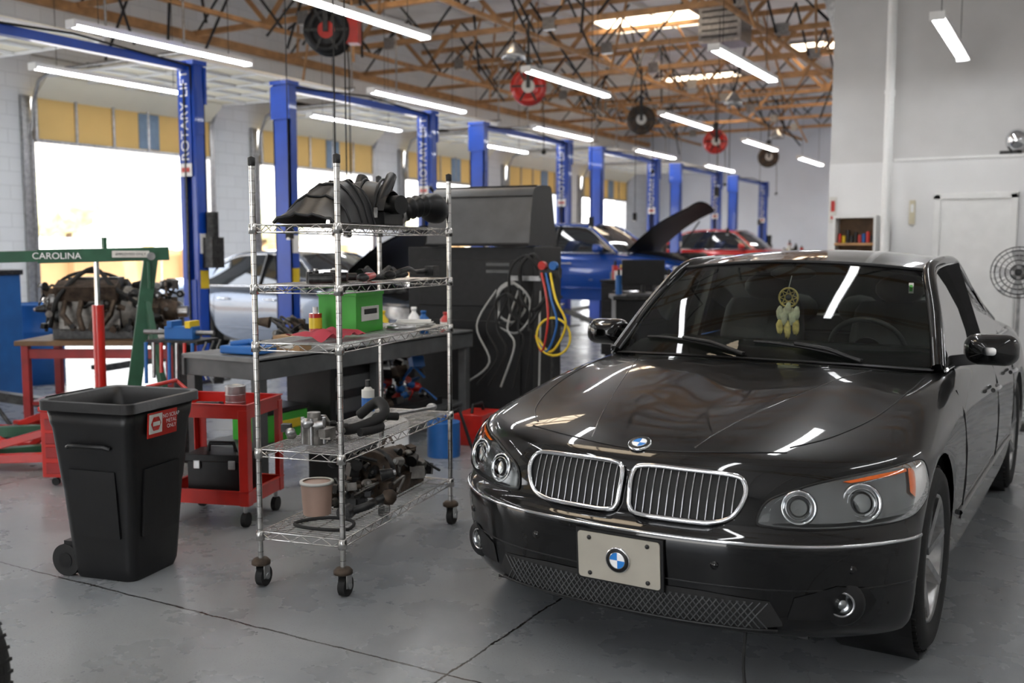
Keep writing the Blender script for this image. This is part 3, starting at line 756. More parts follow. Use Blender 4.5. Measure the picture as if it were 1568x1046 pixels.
for z in TZ:
    for zz in (z, z-.032):
        b.tube([(-HX, -HY, zz), (HX, -HY, zz), (HX, HY, zz), (-HX, HY, zz)], .0032, ZINC, 6, True)
    for sx_ in (-1, 1):
        n = 24; b.tube([(sx_*HX, -HY+2*HY*i/n, z-(.032 if i % 2 else 0)) for i in range(n+1)], .0022, ZINC, 5)
    for sy_ in (-1, 1):
        n = 8; b.tube([(-HX+2*HX*i/n, sy_*HY, z-(.032 if i % 2 else 0)) for i in range(n+1)], .0022, ZINC, 5)
    for i in range(1, 48): y = -HY+2*HY*i/48; b.cyl((-HX, y, z+.002), (HX, y, z+.002), .0017, ZINC, n=5, cap=False)
    for q in (-.1, 0, .1): b.cyl((q, -HY, z-.003), (q, HY, z-.003), .003, ZINC, n=6)
    for sx_ in (-1, 1):
        for sy_ in (-1, 1): b.lathe([(.014, z-.04), (.021, z-.038), (.018, z+.004), (.014, z+.006)], ZINC, Matrix.Translation((sx_*HX, sy_*HY, 0)), 14)
b.obj('wire_shelving_rack', RL, RRz)
def onrack(b, name, x, y, z, rz=0, bevel=0):
    p = RKM @ Vector((x, y, z+.006)); return b.obj(name, p, RRz+rz, bevel=bevel)
b = B(); rows = []
for i in range(19):
    t = i/18; zt = .035+.16*sin(pi*min(1, t*.62)); row = []
    for j in range(15):
        u = j/7-1; w = .145+.02*sin(4*t)
        z = zt*(1-abs(u)**3.2)+.008*(1 if j % 4 == 1 else 0)+.012*noise.noise(Vector((u*2, t*4, 1)))
        row.append((w*u, -.23+.44*t, max(.002, z)))
    rows.append(row)
b.grid(rows, BLKP); b.grid([[(x*.93, y, z*.9) for x, y, z in r] for r in rows], BLKP)
b.tube([rows[-1][j] for j in range(15)], .009, BLKP, 6); b.tube([rows[0][j] for j in range(15)], .008, BLKP, 6)
for t in (5, 10, 14): b.tube([Vector(rows[t][j])+Vector((0, 0, .004)) for j in range(15)], .006, BLKP, 6)
onrack(b, 'fender_liner', 0, -.315, TZ[4], .05)
b = B(); b.box((0, 0, .035), (.28, .26, .06), BLKP); rows = []
for i in range(13):
    t = i/12; rows.append([(.14*u, -.14+.28*t, .07+.15*sin(pi*t)**.6*(1-.35*u*u)) for u in [j/5-1 for j in range(11)]])
b.grid(rows, BLKP)
for q in (-.09, 0, .09): b.tube([(q, -.14+.28*t/10, .075+.15*sin(pi*t/10)**.6) for t in range(11)], .008, BLKP, 6)
b.cyl((.12, -.02, .1), (.2, -.06, .1), .045, BLKP, n=18); b.cyl((-.06, .06, .19), (-.06, .10, .24), .03, DSTEEL)
b.tube([(.1, -.12, .08), (.12, -.05, .18), (.11, .05, .24), (.06, .13, .16)], [.02, .026, .026, .018], BLKP, 10)
for q in (-.1, .1): b.box((q, -.14, .06), (.02, .012, .05), STEEL)
onrack(b, 'air_filter_box', -.01, .08, TZ[4], .1, .004)
b = B(); pts = []; rs = []
for i in range(40):
    t = i/39; pts.append((.02+.1*sin(t*2.2), -.12+.32*t, .062+.05*sin(t*3))); rs.append((.05+(.008 if (i//2) % 2 else -.004)) if t < .5 else .05+.03*sin((t-.5)*2*pi)*.9)
b.tube(pts, rs, BLKP, 16); b.lathe([(.055, -.02), (.06, -.02), (.06, .02), (.055, .02)], STEEL, mat_from_dir((.03, -.10, .067), (0, 1, .1)), 20)
onrack(b, 'intake_duct_hose', .02, .41, TZ[4], -.1)
b = B()
for i in range(9):
    x, y = random.uniform(-.15, .02), -.5+i*.06; r_ = random.uniform(.014, .028)
    if i % 3 == 0: b.cyl((x, y, r_), (x+.1, y+.03, r_), r_, DSTEEL)
    elif i % 3 == 1: b.cyl((x, y, 0), (x, y, .05), r_, DSTEEL); b.cyl((x, y, .05), (x, y, .06), r_*.6, STEEL)
    else: b.tube([(x, y-.06, .012), (x+.02, y, .02), (x-.02, y+.06, .012)], .012, DSTEEL)
onrack(b, 'socket_set', 0, 0, TZ[3])
b = B(); b.tube([(0, -.14, .02), (.03, -.05, .03), (0, .06, .025), (-.03, .14, .02)], [.02, .014, .014, .02], RED, 10); b.sphere((0, -.15, .022), (.03, .03, .02), DSTEEL, 10); onrack(b, 'ratchet_handle', .12, -.16, TZ[3], .3)
b = B(); rows = [[(.03*sin(6*t)+.02*q, -.25+.5*t, .03+.025*sin(9*t+q)) for q in range(-3, 4)] for t in [i/20 for i in range(21)]]
b.grid(rows, RUB); b.tube([r[0] for r in rows], .01, RUB); b.tube([r[-1] for r in rows], .012, RUB); onrack(b, 'rubber_trim_strip', -.07, .3, TZ[3])
b = B(); b.tube(cat([(0, -.24, .02), (.03, -.1, .05), (-.02, .1, .03), (.02, .22, .04)], 6, False), .014, DSTEEL); b.sphere((0, -.24, .025), (.03, .04, .022), BLKP, 10); b.box((.02, .22, .035), (.05, .08, .05), DSTEEL); onrack(b, 'wiring_harness', .12, .30, TZ[3])
b = B()
b.box((0, 0, .09), (.20, .28, .18), GREEN); b.box((0, 0, .185), (.21, .29, .015), GREEN); b.box((.102, 0, .09), (.004, .18, .07), PAPER); b.box((.105, 0, .10), (.003, .13, .025), BLKP)
b.tube([(0, -.08, .19), (0, -.06, .215), (0, .06, .215), (0, .08, .19)], .008, BLKP); onrack(b, 'green_kit_box', -.07, .02, TZ[2], 0, .006)
b = B(); b.grid([[(.12*u, .15*v, .02+.03*noise.noise(Vector((u*2, v*2.5, 3)))+.02*(1-u*u)*(1-v*v)) for u in [i/8-1 for i in range(17)]] for v in [i/8-1 for i in range(17)]], REDRAG); onrack(b, 'shop_rag', .03, -.40, TZ[2])
b = B(); b.cyl((0, 0, 0), (0, 0, .10), .03, RED); b.cyl((0, 0, .1), (0, 0, .13), .012, WHITE); b.cyl((0, 0, .03), (0, 0, .08), .0305, YEL); onrack(b, 'spray_bottle', -.13, -.22, TZ[2])
b = B()
for i in range(3): b.box((0, .02*i, .004+.008*i), (.18, .24, .006), PAPER, rz=.2*i)
onrack(b, 'paper_stack', .06, .42, TZ[2])
b = B(); b.lathe([(.05, .0), (.075, .0), (.075, .02), (.05, .02), (.05, 0)], STEEL, n=28); onrack(b, 'bearing_ring', .11, .2, TZ[2])
def engine_part(b, sx_, sy_, sz_, n, mats, seed, k0=1.):
    R = random.Random(seed)
    for i in range(n):
        s_ = R.uniform(.10, .22)*min(sx_, sy_)*2*k0
        x, y, z = R.uniform(-sx_, sx_)*.8, R.uniform(-sy_, sy_)*.85, max(s_*.75, R.uniform(.15, .85)*sz_)
        m = R.choice(mats); k = R.random()
        if k < .22: b.box((x, y, z), (s_*1.2, s_*.8, s_), m, rz=R.uniform(0, 3), rx=R.uniform(-.4, .4))
        elif k < .62:
            d = Vector((R.uniform(-1, 1), R.uniform(-1, 1), R.uniform(-.3, .3))).normalized(); q = Vector((x, y, z))
            b.cyl(q-d*s_*.5, q+d*s_*.5, s_*.5, m, r1=s_*R.uniform(.25, .55), n=16)
            b.cyl(q+d*s_*.5, q+d*s_*.7, s_*.2, STEEL)
        elif k < .88:
            b.tube(cat([(x, y, z), (x+R.uniform(-1, 1)*s_*2, y+R.uniform(-1, 1)*s_*2, z+s_*.5), (x+R.uniform(-1, 1)*s_*2, y+R.uniform(-1, 1)*s_*2, max(.03, z-s_))], 5, False), s_*.14, m, 8)
        else: b.sphere((x, y, z), (s_*.7, s_*.6, s_*.5), m, 12, noisea=.3)
b = B(); b.cyl((0, 0, 0), (0, 0, .10), .05, ALU, n=20); b.cyl((0, 0, .10), (0, 0, .14), .03, ALU); b.box((.06, 0, .05), (.07, .05, .05), ALU); b.tube([(0, .04, .08), (0, .09, .10), (.03, .11, .04)], .016, ALU)
for q in range(5): b.cyl((.05*cos(q*1.25), .05*sin(q*1.25), 0), (.05*cos(q*1.25), .05*sin(q*1.25), .12), .009, STEEL)
engine_part(b, .12, .12, .12, 16, (ALU, DSTEEL, STEEL), 21)
onrack(b, 'water_pump', -.03, -.42, TZ[1])
b = B(); b.tube(cat([(-.1, -.16, .03), (.05, -.18, .04), (.12, 0, .08), (.02, .15, .12), (-.1, .18, .04)], 8, False), .025, RUB, 12); b.tube(cat([(.1, -.2, .03), (.13, -.05, .03), (.03, .1, .05), (.1, .2, .04)], 8, False), .02, RUB, 12)
onrack(b, 'radiator_hose', .02, -.07, TZ[1])
b = B(); b.cyl((0, 0, 0), (0, 0, .15), .033, PAPER, n=18); b.cyl((0, 0, .15), (0, 0, .165), .026, PAPER, r1=.014); b.cyl((0, 0, .165), (0, 0, .2), .013, DSTEEL); b.cyl((0, 0, .04), (0, 0, .11), .0335, BLUEP, n=18); onrack(b, 'aerosol_can', -.1, .24, TZ[1])
b = B(); b.tube([(-.06, -.16, .02), (.06, .16, .02)], .01, STEEL); b.sphere((.06, .17, .025), (.03, .03, .02), STEEL, 10); onrack(b, 'breaker_bar', .06, .38, TZ[1])
b = B(); b.box((0, 0, .05), (.24, .42, .08), RUST); b.cyl((0, -.15, .12), (0, .12, .13), .11, RUST, r1=.08, n=22); b.cyl((0, .12, .13), (0, .28, .11), .05, DSTEEL, n=18)
b.lathe([(.12, 0), (.125, .01), (.125, .03), (.11, .03)], DSTEEL, mat_from_dir((0, -.17, .13), (0, 1, 0)), 24)
engine_part(b, .19, .33, .24, 70, (RUST, DSTEEL, DSTEEL, ALU, BLKP), 4, .8)
onrack(b, 'transmission_case', -.01, .25, TZ[0], 0, .003)
b = B(); b.cyl((0, 0, 0), (0, 0, .15), .065, M('frosted_plastic', (.36, .24, .19), .5), r1=.075, n=24); b.lathe([(.075, .15), (.08, .145), (.08, .157), (.065, .157)], PAPER, n=24); onrack(b, 'plastic_bucket', -.11, -.27, TZ[0])
b = B(); b.tube([(.14*cos(t*pi/16), .10*sin(t*pi/16), .010+.006*sin(t/3)) for t in range(32)], .008, RUB, 8, True); onrack(b, 'drive_belt', .03, -.45, TZ[0])
b = B(); b.tube(cat([(-.05, -.14, .03), (.02, -.05, .05), (0, .05, .04), (.04, .12, .06)], 6, False), .02, DSTEEL); b.cyl((-.05, -.17, .035), (-.05, -.11, .035), .035, DSTEEL); b.sphere((.04, .12, .05), (.04, .04, .04), RUST, 10); onrack(b, 'control_arm', .12, -.18, TZ[0])
b = B(); engine_part(b, .10, .10, .14, 26, (DSTEEL, RUST, BLKP, ALU), 9); b.box((0, 0, .03), (.12, .12, .05), DSTEEL); onrack(b, 'power_steering_pump', -.02, -.11, TZ[0])

# ------------------------------------------------------------------ wheeled trash bin
b = B()
secs = [(.0, .155, .155), (.03, .165, .165), (.06, .168, .168), (.40, .19, .192), (.42, .193, .196), (.68, .212, .222), (.70, .218, .228), (.755, .224, .235), (.76, .243, .256), (.80, .243, .256), (.805, .237, .25), (.80, .22, .232), (.7, .208, .22), (.05, .155, .155)]
rows = [rr(hx, hy, .045, z, 5) for z, hx, hy in secs]
b.grid(rows, BINP, True, True); b.add(rr(.155, .155, .045, .05, 5), [list(range(24))], BINP); b.add(rr(.155, .155, .045, 0, 5), [list(range(24))], BINP)
for (x_, y_, d_) in ((-.0, -.20, (.24, .012, .30)), (.198, 0, (.012, .24, .30))):
    b.box((x_*.97, y_*.97, .35), d_, BINP, rx=.07 if y_ else 0, ry=.06 if x_ else 0)
b.tube([(-.11, -.222, .60), (-.09, -.232, .61), (.09, -.232, .61), (.11, -.222, .60)], .010, BINP)
b.cyl((-.18, -.13, .075), (-.18, .2, .075), .012, STEEL)
for y in (-.145, .145):
    b.cyl((-.195, y-.02, .072), (-.195, y+.02, .072), .072, RUB, n=28); b.cyl((-.195, y-.024, .072), (-.195, y+.024, .072), .035, BINP, n=16)
b.box((-.18, 0, .12), (.05, .32, .08), BINP)
b.tube([(-.24, -.15, .77), (-.28, -.14, .79), (-.28, .14, .79), (-.24, .15, .77)], .013, BINP)
b.box((.228, -.02, .69), (.004, .20, .11), RED, ry=.06); b.box((.232, -.07, .695), (.003, .085, .085), PAPER, ry=.06)
b.lathe([(.034, 0), (.034, .002), (0, .002)], RED, mat_from_dir((.233, -.07, .695), (1, 0, -.06)), 6); b.box((.2365, -.07, .695), (.002, .045, .018), PAPER, ry=.06)
X = Matrix.Translation((.2345, .035, .695)) @ Matrix.Rotation(pi/2, 4, 'Z') @ Matrix.Rotation(pi/2, 4, 'X')
b.text('NO SCRAP\nMETAL\nONLY', .024, TEXTW, X)
b.obj('wheeled_trash_bin', (-3.82, 3.07, 0), radians(12), bevel=.003, scale=1.03)

# ------------------------------------------------------------------ red utility cart
b = B(); hx, hy = .26, .21
for z in (.60, .13):
    b.box((0, 0, z), (2*hx, 2*hy, .006), RED)
    for q in (-1, 1):
        b.box((q*hx, 0, z+.03), (.006, 2*hy, .075), RED); b.box((0, q*hy, z+.03), (2*hx, .006, .075), RED); b.box((0, q*hy, z+.068), (2*hx+.02, .02, .006), RED); b.box((q*hx, 0, z+.068), (.02, 2*hy+.02, .006), RED)
for sx_ in (-1, 1):
    for sy_ in (-1, 1):
        b.box((sx_*(hx+.004), sy_*(hy-.02), .38), (.006, .05, .52), RED); b.box((sx_*(hx-.02), sy_*(hy+.004), .38), (.05, .006, .52), RED)
        b.cyl((sx_*(hx-.03), sy_*(hy-.03), .06), (sx_*(hx-.03), sy_*(hy-.03), .13), .012, STEEL); b.cyl((sx_*(hx-.03)-.014, sy_*(hy-.03), .04), (sx_*(hx-.03)+.014, sy_*(hy-.03), .04), .04, RUB, n=20)
b.tube([(-hx, -hy*.7, .66), (-hx-.1, -hy*.7, .74), (-hx-.1, hy*.7, .74), (-hx, hy*.7, .66)], .012, RED)
CX, CY = -4.12, 3.97
CL = Matrix.Translation((CX, CY, 0)) @ Matrix.Rotation(.3, 4, 'Z')
b.obj('red_utility_cart', (CX, CY, 0), .3, bevel=.0015)
b = B(); b.box((0, 0, .10), (.32, .2, .20), BLKP); b.box((0, 0, .215), (.34, .22, .04), BLKP); b.tube([(-.08, 0, .23), (-.07, 0, .28), (.07, 0, .28), (.08, 0, .23)], .012, BLKP)
for q in (-.1, .1): b.box((q, -.112, .18), (.04, .01, .05), STEEL)
b.obj('plastic_toolbox', CL @ Vector((0, 0, .135)), .4, bevel=.008)
b = B(); b.cyl((0, 0, 0), (0, 0, .13), .055, STEEL, n=24); b.lathe([(.055, .13), (.058, .132), (.05, .136), (.045, .12), (0, .12)], STEEL, n=24)
for z in (.04, .08): b.lathe([(.055, z), (.057, z+.004), (.055, z+.008)], STEEL, n=24)
b.obj('metal_can', CL @ Vector((.08, .02, .605)))
b = B()
for q in range(5): b.cyl((0, -.08+.04*q, .018), (.13, -.06+.04*q, .018), .016 if q % 2 else .01, DSTEEL)
b.obj('wrench_set', CL @ Vector((-.17, 0, .605)), .3)

# ------------------------------------------------------------------ workbench
b = B(); bx, by0, by1 = -4.68, 4.5, 7.0; cy = (by0+by1)/2
b.box((bx, cy, .81), (.66, by1-by0, .03), GREYT); b.box((bx+.32, cy, .75), (.02, by1-by0, .13), GREYB); b.box((bx-.32, cy, .75), (.02, by1-by0, .13), GREYB)
for y in (by0+.03, by1-.03): b.box((bx, y, .75), (.62, .02, .13), GREYB)
for y in (by0+.06, cy, by1-.06):
    for q in (-.28, .28): b.box((bx+q, y, .36), (.07, .07, .72), GREYB)
b.box((bx, cy, .22), (.58, by1-by0-.1, .025), GREYB)
b.obj('workbench', bevel=.004)
b = B(); b.box((0, 0, .05), (.2, .15, .1), TAN); b.box((0, -.0765, .05), (.1, .003, .06), PAPER); b.obj('cardboard_box', (-4.5, 4.98, .827), .2, bevel=.003)
b = B(); b.box((0, 0, .03), (.3, .2, .05), BLUEP); b.tube([(-.1, -.05, .06), (0, .02, .075), (.1, -.02, .06)], .02, BLUEP); b.obj('blue_tool_case', (-4.6, 4.68, .827), .1, bevel=.01)
for i, (x, y, m, h) in enumerate(((-4.45, 5.72, PAPER, .2), (-4.55, 5.9, RED, .14), (-4.45, 6.3, WHITE, .22), (-4.5, 6.5, BLUEP, .18), (-4.42, 6.7, RED, .16), (-4.6, 6.1, YEL, .2))):
    b = B(); b.lathe([(0, 0), (.045, 0), (.045, h*.65), (.018, h*.82), (.018, h*.9), (.022, h*.9), (.022, h), (0, h)], m, n=18); b.lathe([(.0455, h*.15), (.0455, h*.5)], PAPER if m != PAPER else BLUEP, n=18); b.obj('chemical_bottle', (x, y, .827))
b = B(); engine_part(b, .18, .26, .2, 40, (DSTEEL, BLKP, ALU, RUST), 31); b.box((0, 0, .02), (.3, .45, .03), DSTEEL); b.obj('parts_tray', (-4.80, 5.36, .828), .1)
b = B(); b.box((0, 0, .09), (.3, .4, .18), GREEN); b.box((0, 0, .20), (.32, .42, .03), BLKP); b.box((.155, 0, .1), (.01, .24, .06), YEL); b.obj('green_storage_crate', (-4.68, 4.95, .235), bevel=.01)
b = B(); b.box((0, 0, .12), (.24, .34, .24), RED); b.box((.125, 0, .12), (.01, .22, .08), WHITE); b.tube([(0, -.1, .24), (0, -.08, .3), (0, .08, .3), (0, .1, .24)], .012, BLKP); b.obj('red_battery_pack', (-4.0, 6.5, 0), .1, bevel=.01)
b = B(); engine_part(b, .22, .36, .42, 50, (DSTEEL, BLKP, RUST, BLUEP, RED), 33); b.box((0, 0, .03), (.4, .7, .06), BLKP); b.obj('scrap_parts_pile', (-4.68, 6.38, .235))
b = B(); b.box((0, 0, .22), (.4, .5, .44), BLKP); b.box((.205, 0, .32), (.01, .4, .10), GREYH); b.box((.205, 0, .16), (.01, .4, .10), GREYH); b.obj('storage_crate', (-4.65, 5.55, .235), bevel=.01)
b = B(); b.lathe([(0, 0), (.14, 0), (.15, .02), (.15, .3), (.13, .32), (.13, .02), (0, .02)], WHITE, n=24); b.obj('white_bucket', (-4.12, 5.5, 0))
b = B(); b.box((0, 0, .11), (.3, .36, .22), BLKP); b.box((0, 0, .23), (.32, .38, .03), GREYH); b.tube([(0, -.08, .24), (0, -.06, .29), (0, .06, .29), (0, .08, .24)], .01, BLKP); b.obj('black_case', (-4.1, 5.0, 0), .15, bevel=.008)
b = B(); b.cyl((0, 0, 0), (0, 0, .25), .12, BLUEP, n=22); b.cyl((0, 0, .25), (0, 0, .30), .05, BLUEP); b.tube([(0, 0, .29), (.1, .05, .35), (.16, .1, .1), (.2, .1, .02)], .012, RUB); b.obj('oil_pail', (-3.95, 5.95, 0))

# ------------------------------------------------------------------ black service machine with hood
b = B()
b.box((0, 0, .78), (1.2, .65, 1.46), BLKP); b.box((0, 0, .04), (1.22, .7, .08), DSTEEL)
b.box((0, -.335, .5), (.98, .02, .75), BLKP); b.box((0, -.335, 1.2), (.98, .02, .4), BLKP)
rows = []
prof = [(-.40, 1.52), (-.37, 1.60), (-.30, 1.78), (-.22, 1.94), (-.17, 2.0), (-.10, 2.03), (.02, 2.045), (.2, 2.05), (.24, 2.03)]
for y, z in prof: rows.append([(x+(z-1.52)*-.10, y, z) for x in (-.38, -.37, -.2, 0, .2, .4, .58, .59)])
b.grid(rows, GREYH)
for x in (-.38, .59): b.add([(x, -.36, 1.52)]+[(x+(z-1.52)*-.10, y, z) for y, z in prof]+[(x, .24, 1.52)], [list(range(len(prof)+2))], BLKP)
b.tube([(x, -.405, 1.53) for x in (-.38, .1, .59)], .014, BLKP)
for k in (3, 5): b.tube([(p[0], p[1]-.003, p[2]+.003) for p in rows[k]], .007, BLKP)
b.tube([(-.38, .24, 1.52), (-.46, .1, 1.85), (-.50, -.1, 2.05)], .014, BLKP)
for z in (1.3, 1.36): b.box((.28, -.35, z), (.22, .01, .03), GREYB)
for x in (-.5, .5): b.cyl((x, -.3, 0), (x, -.3, 0.05), .04, RUB)
b.obj('wheel_balancer', (-4.62, 7.65, 0), radians(6), bevel=.006)
b = B()
def loop(c, r, m, rad, n=28, drop=0):
    b.tube([(c[0]+r*cos(2*pi*i/n), c[1]+.02*sin(i), c[2]+(r*1.3+drop)*sin(2*pi*i/n)) for i in range(n)], rad, m, 8, True)
loop((-4.10, 7.2, 1.05), .13, HOSEG, .012); loop((-4.07, 7.18, 1.0), .16, HOSEG, .010); loop((-4.12, 7.16, .98), .11, RUB, .012); loop((-3.88, 7.18, 1.22), .13, RUB, .018, drop=.06); loop((-3.95, 7.17, 1.15), .16, RUB, .012, drop=.08)
for i in range(7): b.tube(cat([(-4.25+.07*i, 7.22, 1.15), (-4.4+.10*i, 7.14, .85), (-4.25+.08*i, 7.1, .55+.05*i), (-4.5+.12*i, 7.1, .35)], 6, False), .009, (HOSEG, RUB, RUB)[i % 3], 6)
b.box((-4.0, 7.27, 1.25), (.3, .06, .04), STEEL); b.obj('hanging_air_hose')
b = B()
for dx_, m in ((0, RED), (.04, BLUEP), (.08, YEL)): b.tube(cat([(-3.76+dx_, 7.1, 1.3), (-3.66+dx_, 7.0, 1.1), (-3.64+dx_*2, 6.98, .9), (-3.70+dx_, 7.0, .68), (-3.78, 7.04, .8)], 8, False), .010, m, 8)
b.tube([(-3.60+.15*cos(t*pi/12), 7.0, .80+.15*sin(t*pi/12)) for t in range(24)], .010, YEL, 8, True)
b.box((-3.70, 7.14, 1.3), (.18, .05, .08), DSTEEL); b.cyl((-3.75, 7.12, 1.36), (-3.75, 7.08, 1.36), .035, RED); b.cyl((-3.65, 7.12, 1.36), (-3.65, 7.08, 1.36), .035, BLUEP)
b.cyl((-3.70, 7.18, .05), (-3.70, 7.18, 1.3), .015, DSTEEL); b.box((-3.70, 7.18, .03), (.3, .25, .05), DSTEEL); b.obj('ac_gauge_hose')
b = B(); b.box((0, 0, .5), (.6, .5, .95), BLKP); b.box((0, -.255, .6), (.5, .01, .2), GREYH); b.box((0, 0, 1.0), (.66, .56, .04), DSTEEL); b.box((0, 0, 1.03), (.25, .18, .03), BLKP); b.cyl((0, 0, 1.03), (0, 0, 1.14), .02, BLKP)
b.box((0, 0, 1.25), (.44, .03, .26), BLKP); b.box((0, -.017, 1.25), (.41, .005, .23), BLKP); b.box((.0, -.2, 1.03), (.4, .14, .02), GREYH)
for q, m in ((-.24, BLUEP), (.24, WHITE), (.28, RED)): b.cyl((q, .1, 1.02), (q, .1, 1.22), .035, m); b.cyl((q, .1, 1.22), (q, .1, 1.28), .015, DSTEEL)
b.obj('computer_workstation', (-3.9, 9.6, 0), .5, bevel=.004)

# ------------------------------------------------------------------ engine hoist
b = B(); O = Vector((-6.08, 5.17, 0)); D = Vector((-.62, -.78, 0)).normalized(); S = Vector((-D.y, D.x, 0))
def W(a, s_, z): return O+D*a+S*s_+Vector((0, 0, z))
b.beam(W(.18, 0, .12), W(-.02, 0, 1.42), .11, .10, HGREEN)
b.beam(W(-.15, 0, 1.46), W(.75, 0, 1.44), .09, .10, HGREEN); b.beam(W(.6, 0, 1.445), W(1.7, 0, 1.42), .065, .08, HGREEN)
b.cyl(W(.36, 0, .45), W(.36, 0, 1.08), .042, RED); b.cyl(W(.36, 0, 1.08), W(.36, 0, 1.42), .02, CHROME); b.box(W(.34, 0, .42), (.12, .1, .1), HGREEN, rz=.9)
b.beam(W(.14, 0, .40), W(.4, 0, .42), .06, .06, HGREEN)
for q in (-1, 1):
    b.beam(W(-.15, q*.32, .1), W(1.35, q*.5, .1), .08, .08, HGREEN); b.beam(W(.02, q*.04, 1.1), W(-.12, q*.3, .15), .045, .045, HGREEN)
    b.cyl(W(1.35, q*.5-.02, .045), W(1.35, q*.5+.02, .045), .045, STEEL); b.cyl(W(-.15, q*.32-.02, .05), W(-.15, q*.32+.02, .05), .05, STEEL)
b.beam(W(.15, -.38, .12), W(.15, .38, .12), .1, .08, HGREEN); b.beam(W(0, -.10, 1.3), W(0, .10, 1.3), .02, .2, HGREEN)
b.cyl(W(-.02, -.09, 1.44), W(-.02, .09, 1.44), .03, STEEL); b.beam(W(.3, 0, 1.5), W(.3, 0, 1.58), .03, .03, HGREEN)
b.tube([W(1.66, 0, 1.36), W(1.66, 0, 1.2)], .01, STEEL); b.tube([W(1.66+.03*cos(t), 0, 1.17+.03*sin(t)) for t in [i*.6 for i in range(9)]], .008, STEEL)
nn_ = -S if (-S).dot(Vector((0, 0, 0))-O) > 0 else S
xax = Vector((0, 0, 1)).cross(nn_).normalized(); MX = Matrix((xax, Vector((0, 0, 1)), nn_)).transposed().to_4x4()
MX.translation = W(.62, 0, 1.442)+nn_*.058; b.text('CAROLINA', .065, TEXTW, MX)
b.box((0, 0, 0), (.26, .05, .006), PAPER, X=Matrix.Translation(W(.12, 0, 1.455)+nn_*.054) @ MX.to_3x3().to_4x4())
MX.translation = W(.12, 0, 1.455)+nn_*.060; b.text('EMPLOYEES ONLY', .026, BLKP, MX)
b.obj('engine_hoist', bevel=.004)
TX, TY = -7.25, 5.75
b = B(); rzt = radians(30)
b.box((0, 0, .71), (1.35, .7, .04), WOODT)
for x in (-.6, .6):
    for y in (-.3, .3): b.box((x, y, .345), (.06, .06, .69), DRED)
b.box((0, -.3, .62), (1.2, .03, .08), DRED); b.box((0, 0, .2), (1.2, .6, .03), DRED)
b.obj('work_table', (TX, TY, 0), rzt, bevel=.003)
b = B()
b.box((-.12, 0, .2), (.46, .30, .28), ALU)
b.box((-.12, -.17, .38), (.46, .14, .12), RUST, rx=.4); b.box((-.12, .17, .38), (.46, .14, .12), DSTEEL, rx=-.4); b.box((-.1, 0, .42), (.38, .18, .12), BLKP)
for i in range(4): b.tube([(-.28+.12*i, -.2, .3), (-.28+.12*i, -.28, .2), (-.2+.06*i, -.26, .08)], .022, RUST, 8)
b.cyl((.13, 0, .22), (.30, 0, .22), .19, ALU, r1=.14, n=24); b.cyl((.30, 0, .22), (.52, 0, .2), .12, RUST, r1=.08, n=20); b.cyl((.52, 0, .2), (.60, 0, .2), .045, STEEL)
b.cyl((-.37, 0, .18), (-.42, 0, .18), .09, DSTEEL, n=24); b.cyl((-.37, -.14, .3), (-.42, -.14, .3), .05, STEEL, n=20); b.cyl((-.37, .12, .34), (-.42, .12, .34), .06, DSTEEL, n=20)
b.tube(cat([(-.4, -.2, .1), (-.3, -.26, .35), (-.1, -.1, .55), (.1, -.22, .4), (.3, -.2, .25), (.5, -.1, .08)], 6, False), .018, RUB, 8)
b.tube(cat([(-.5, 0, .05), (-.45, .1, .4), (-.2, .1, .52), (.1, .1, .42), (.2, -.2, .1)], 6, False), .014, RUB, 8)
engine_part(b, .62, .32, .50, 170, (ALU, DSTEEL, DSTEEL, BLKP, BLKP, RUST, RUST, STEEL), 11, .55)
b.box((-.1, 0, .04), (.6, .3, .08), DSTEEL)
b.obj('car_engine', (TX, TY, .734), rzt+.1, bevel=.003, scale=1.08)
b = B(); b.box((0, 0, .27), (.62, .36, .42), RED)
for i, z in enumerate((.12, .22, .31, .40)): b.box((0, -.184, z), (.56, .012, .07), DRED); b.box((0, -.195, z+.015), (.3, .012, .012), CHROME)
b.box((0, 0, .495), (.64, .38, .03), RED); b.tube([(-.1, 0, .51), (-.09, 0, .55), (.09, 0, .55), (.1, 0, .51)], .01, CHROME)
for x in (-.25, .25):
    for y in (-.13, .13): b.cyl((x, y-.01, .025), (x, y+.01, .025), .025, RUB); b.cyl((x, y, .02), (x, y, .07), .01, STEEL)
b.obj('tool_chest', (-5.42, 4.2, 0), .45, bevel=.004)
def engine_stand(loc, rz):
    b = B()
    for q in (-1, 1): b.beam((-.5, q*.28, .09), (.5, q*.12, .09), .06, .06, RED)
    b.beam((-.45, -.3, .09), (-.45, .3, .09), .06, .06, RED); b.beam((-.42, 0, .09), (-.42, 0, .62), .07, .07, RED); b.beam((-.42, 0, .3), (-.05, 0, .1), .05, .05, RED)
    b.cyl((-.46, 0, .55), (-.28, 0, .55), .05, DSTEEL); b.cyl((-.28, 0, .55), (-.26, 0, .55), .1, RED)
    for x, y in ((-.45, -.3), (-.45, .3), (.5, .12), (.5, -.12)): b.cyl((x, y-.015, .045), (x, y+.015, .045), .045, STEEL); b.cyl((x, y, .04), (x, y, .09), .012, STEEL)
    b.beam((-.2, -.18, .14), (.3, -.12, .28), .05, .05, RED); b.beam((.0, .1, .12), (.35, .05, .4), .04, .04, RED)
    b.obj('engine_stand', loc, rz, bevel=.004)
engine_stand((-6.3, 4.25, 0), .5)
b = B()
for q in (-1, 1): b.beam((-.35, q*.12, .08), (.35, q*.14, .08), .03, .1, RED)
b.beam((-.2, 0, .12), (.28, 0, .3), .1, .06, RED); b.cyl((.28, 0, .3), (.28, 0, .36), .07, DSTEEL); b.cyl((-.3, 0, .1), (-.9, 0, .9), .018, DSTEEL)
for x in (-.33, .33): b.cyl((x, -.18, .05), (x, .18, .05), .05, STEEL)
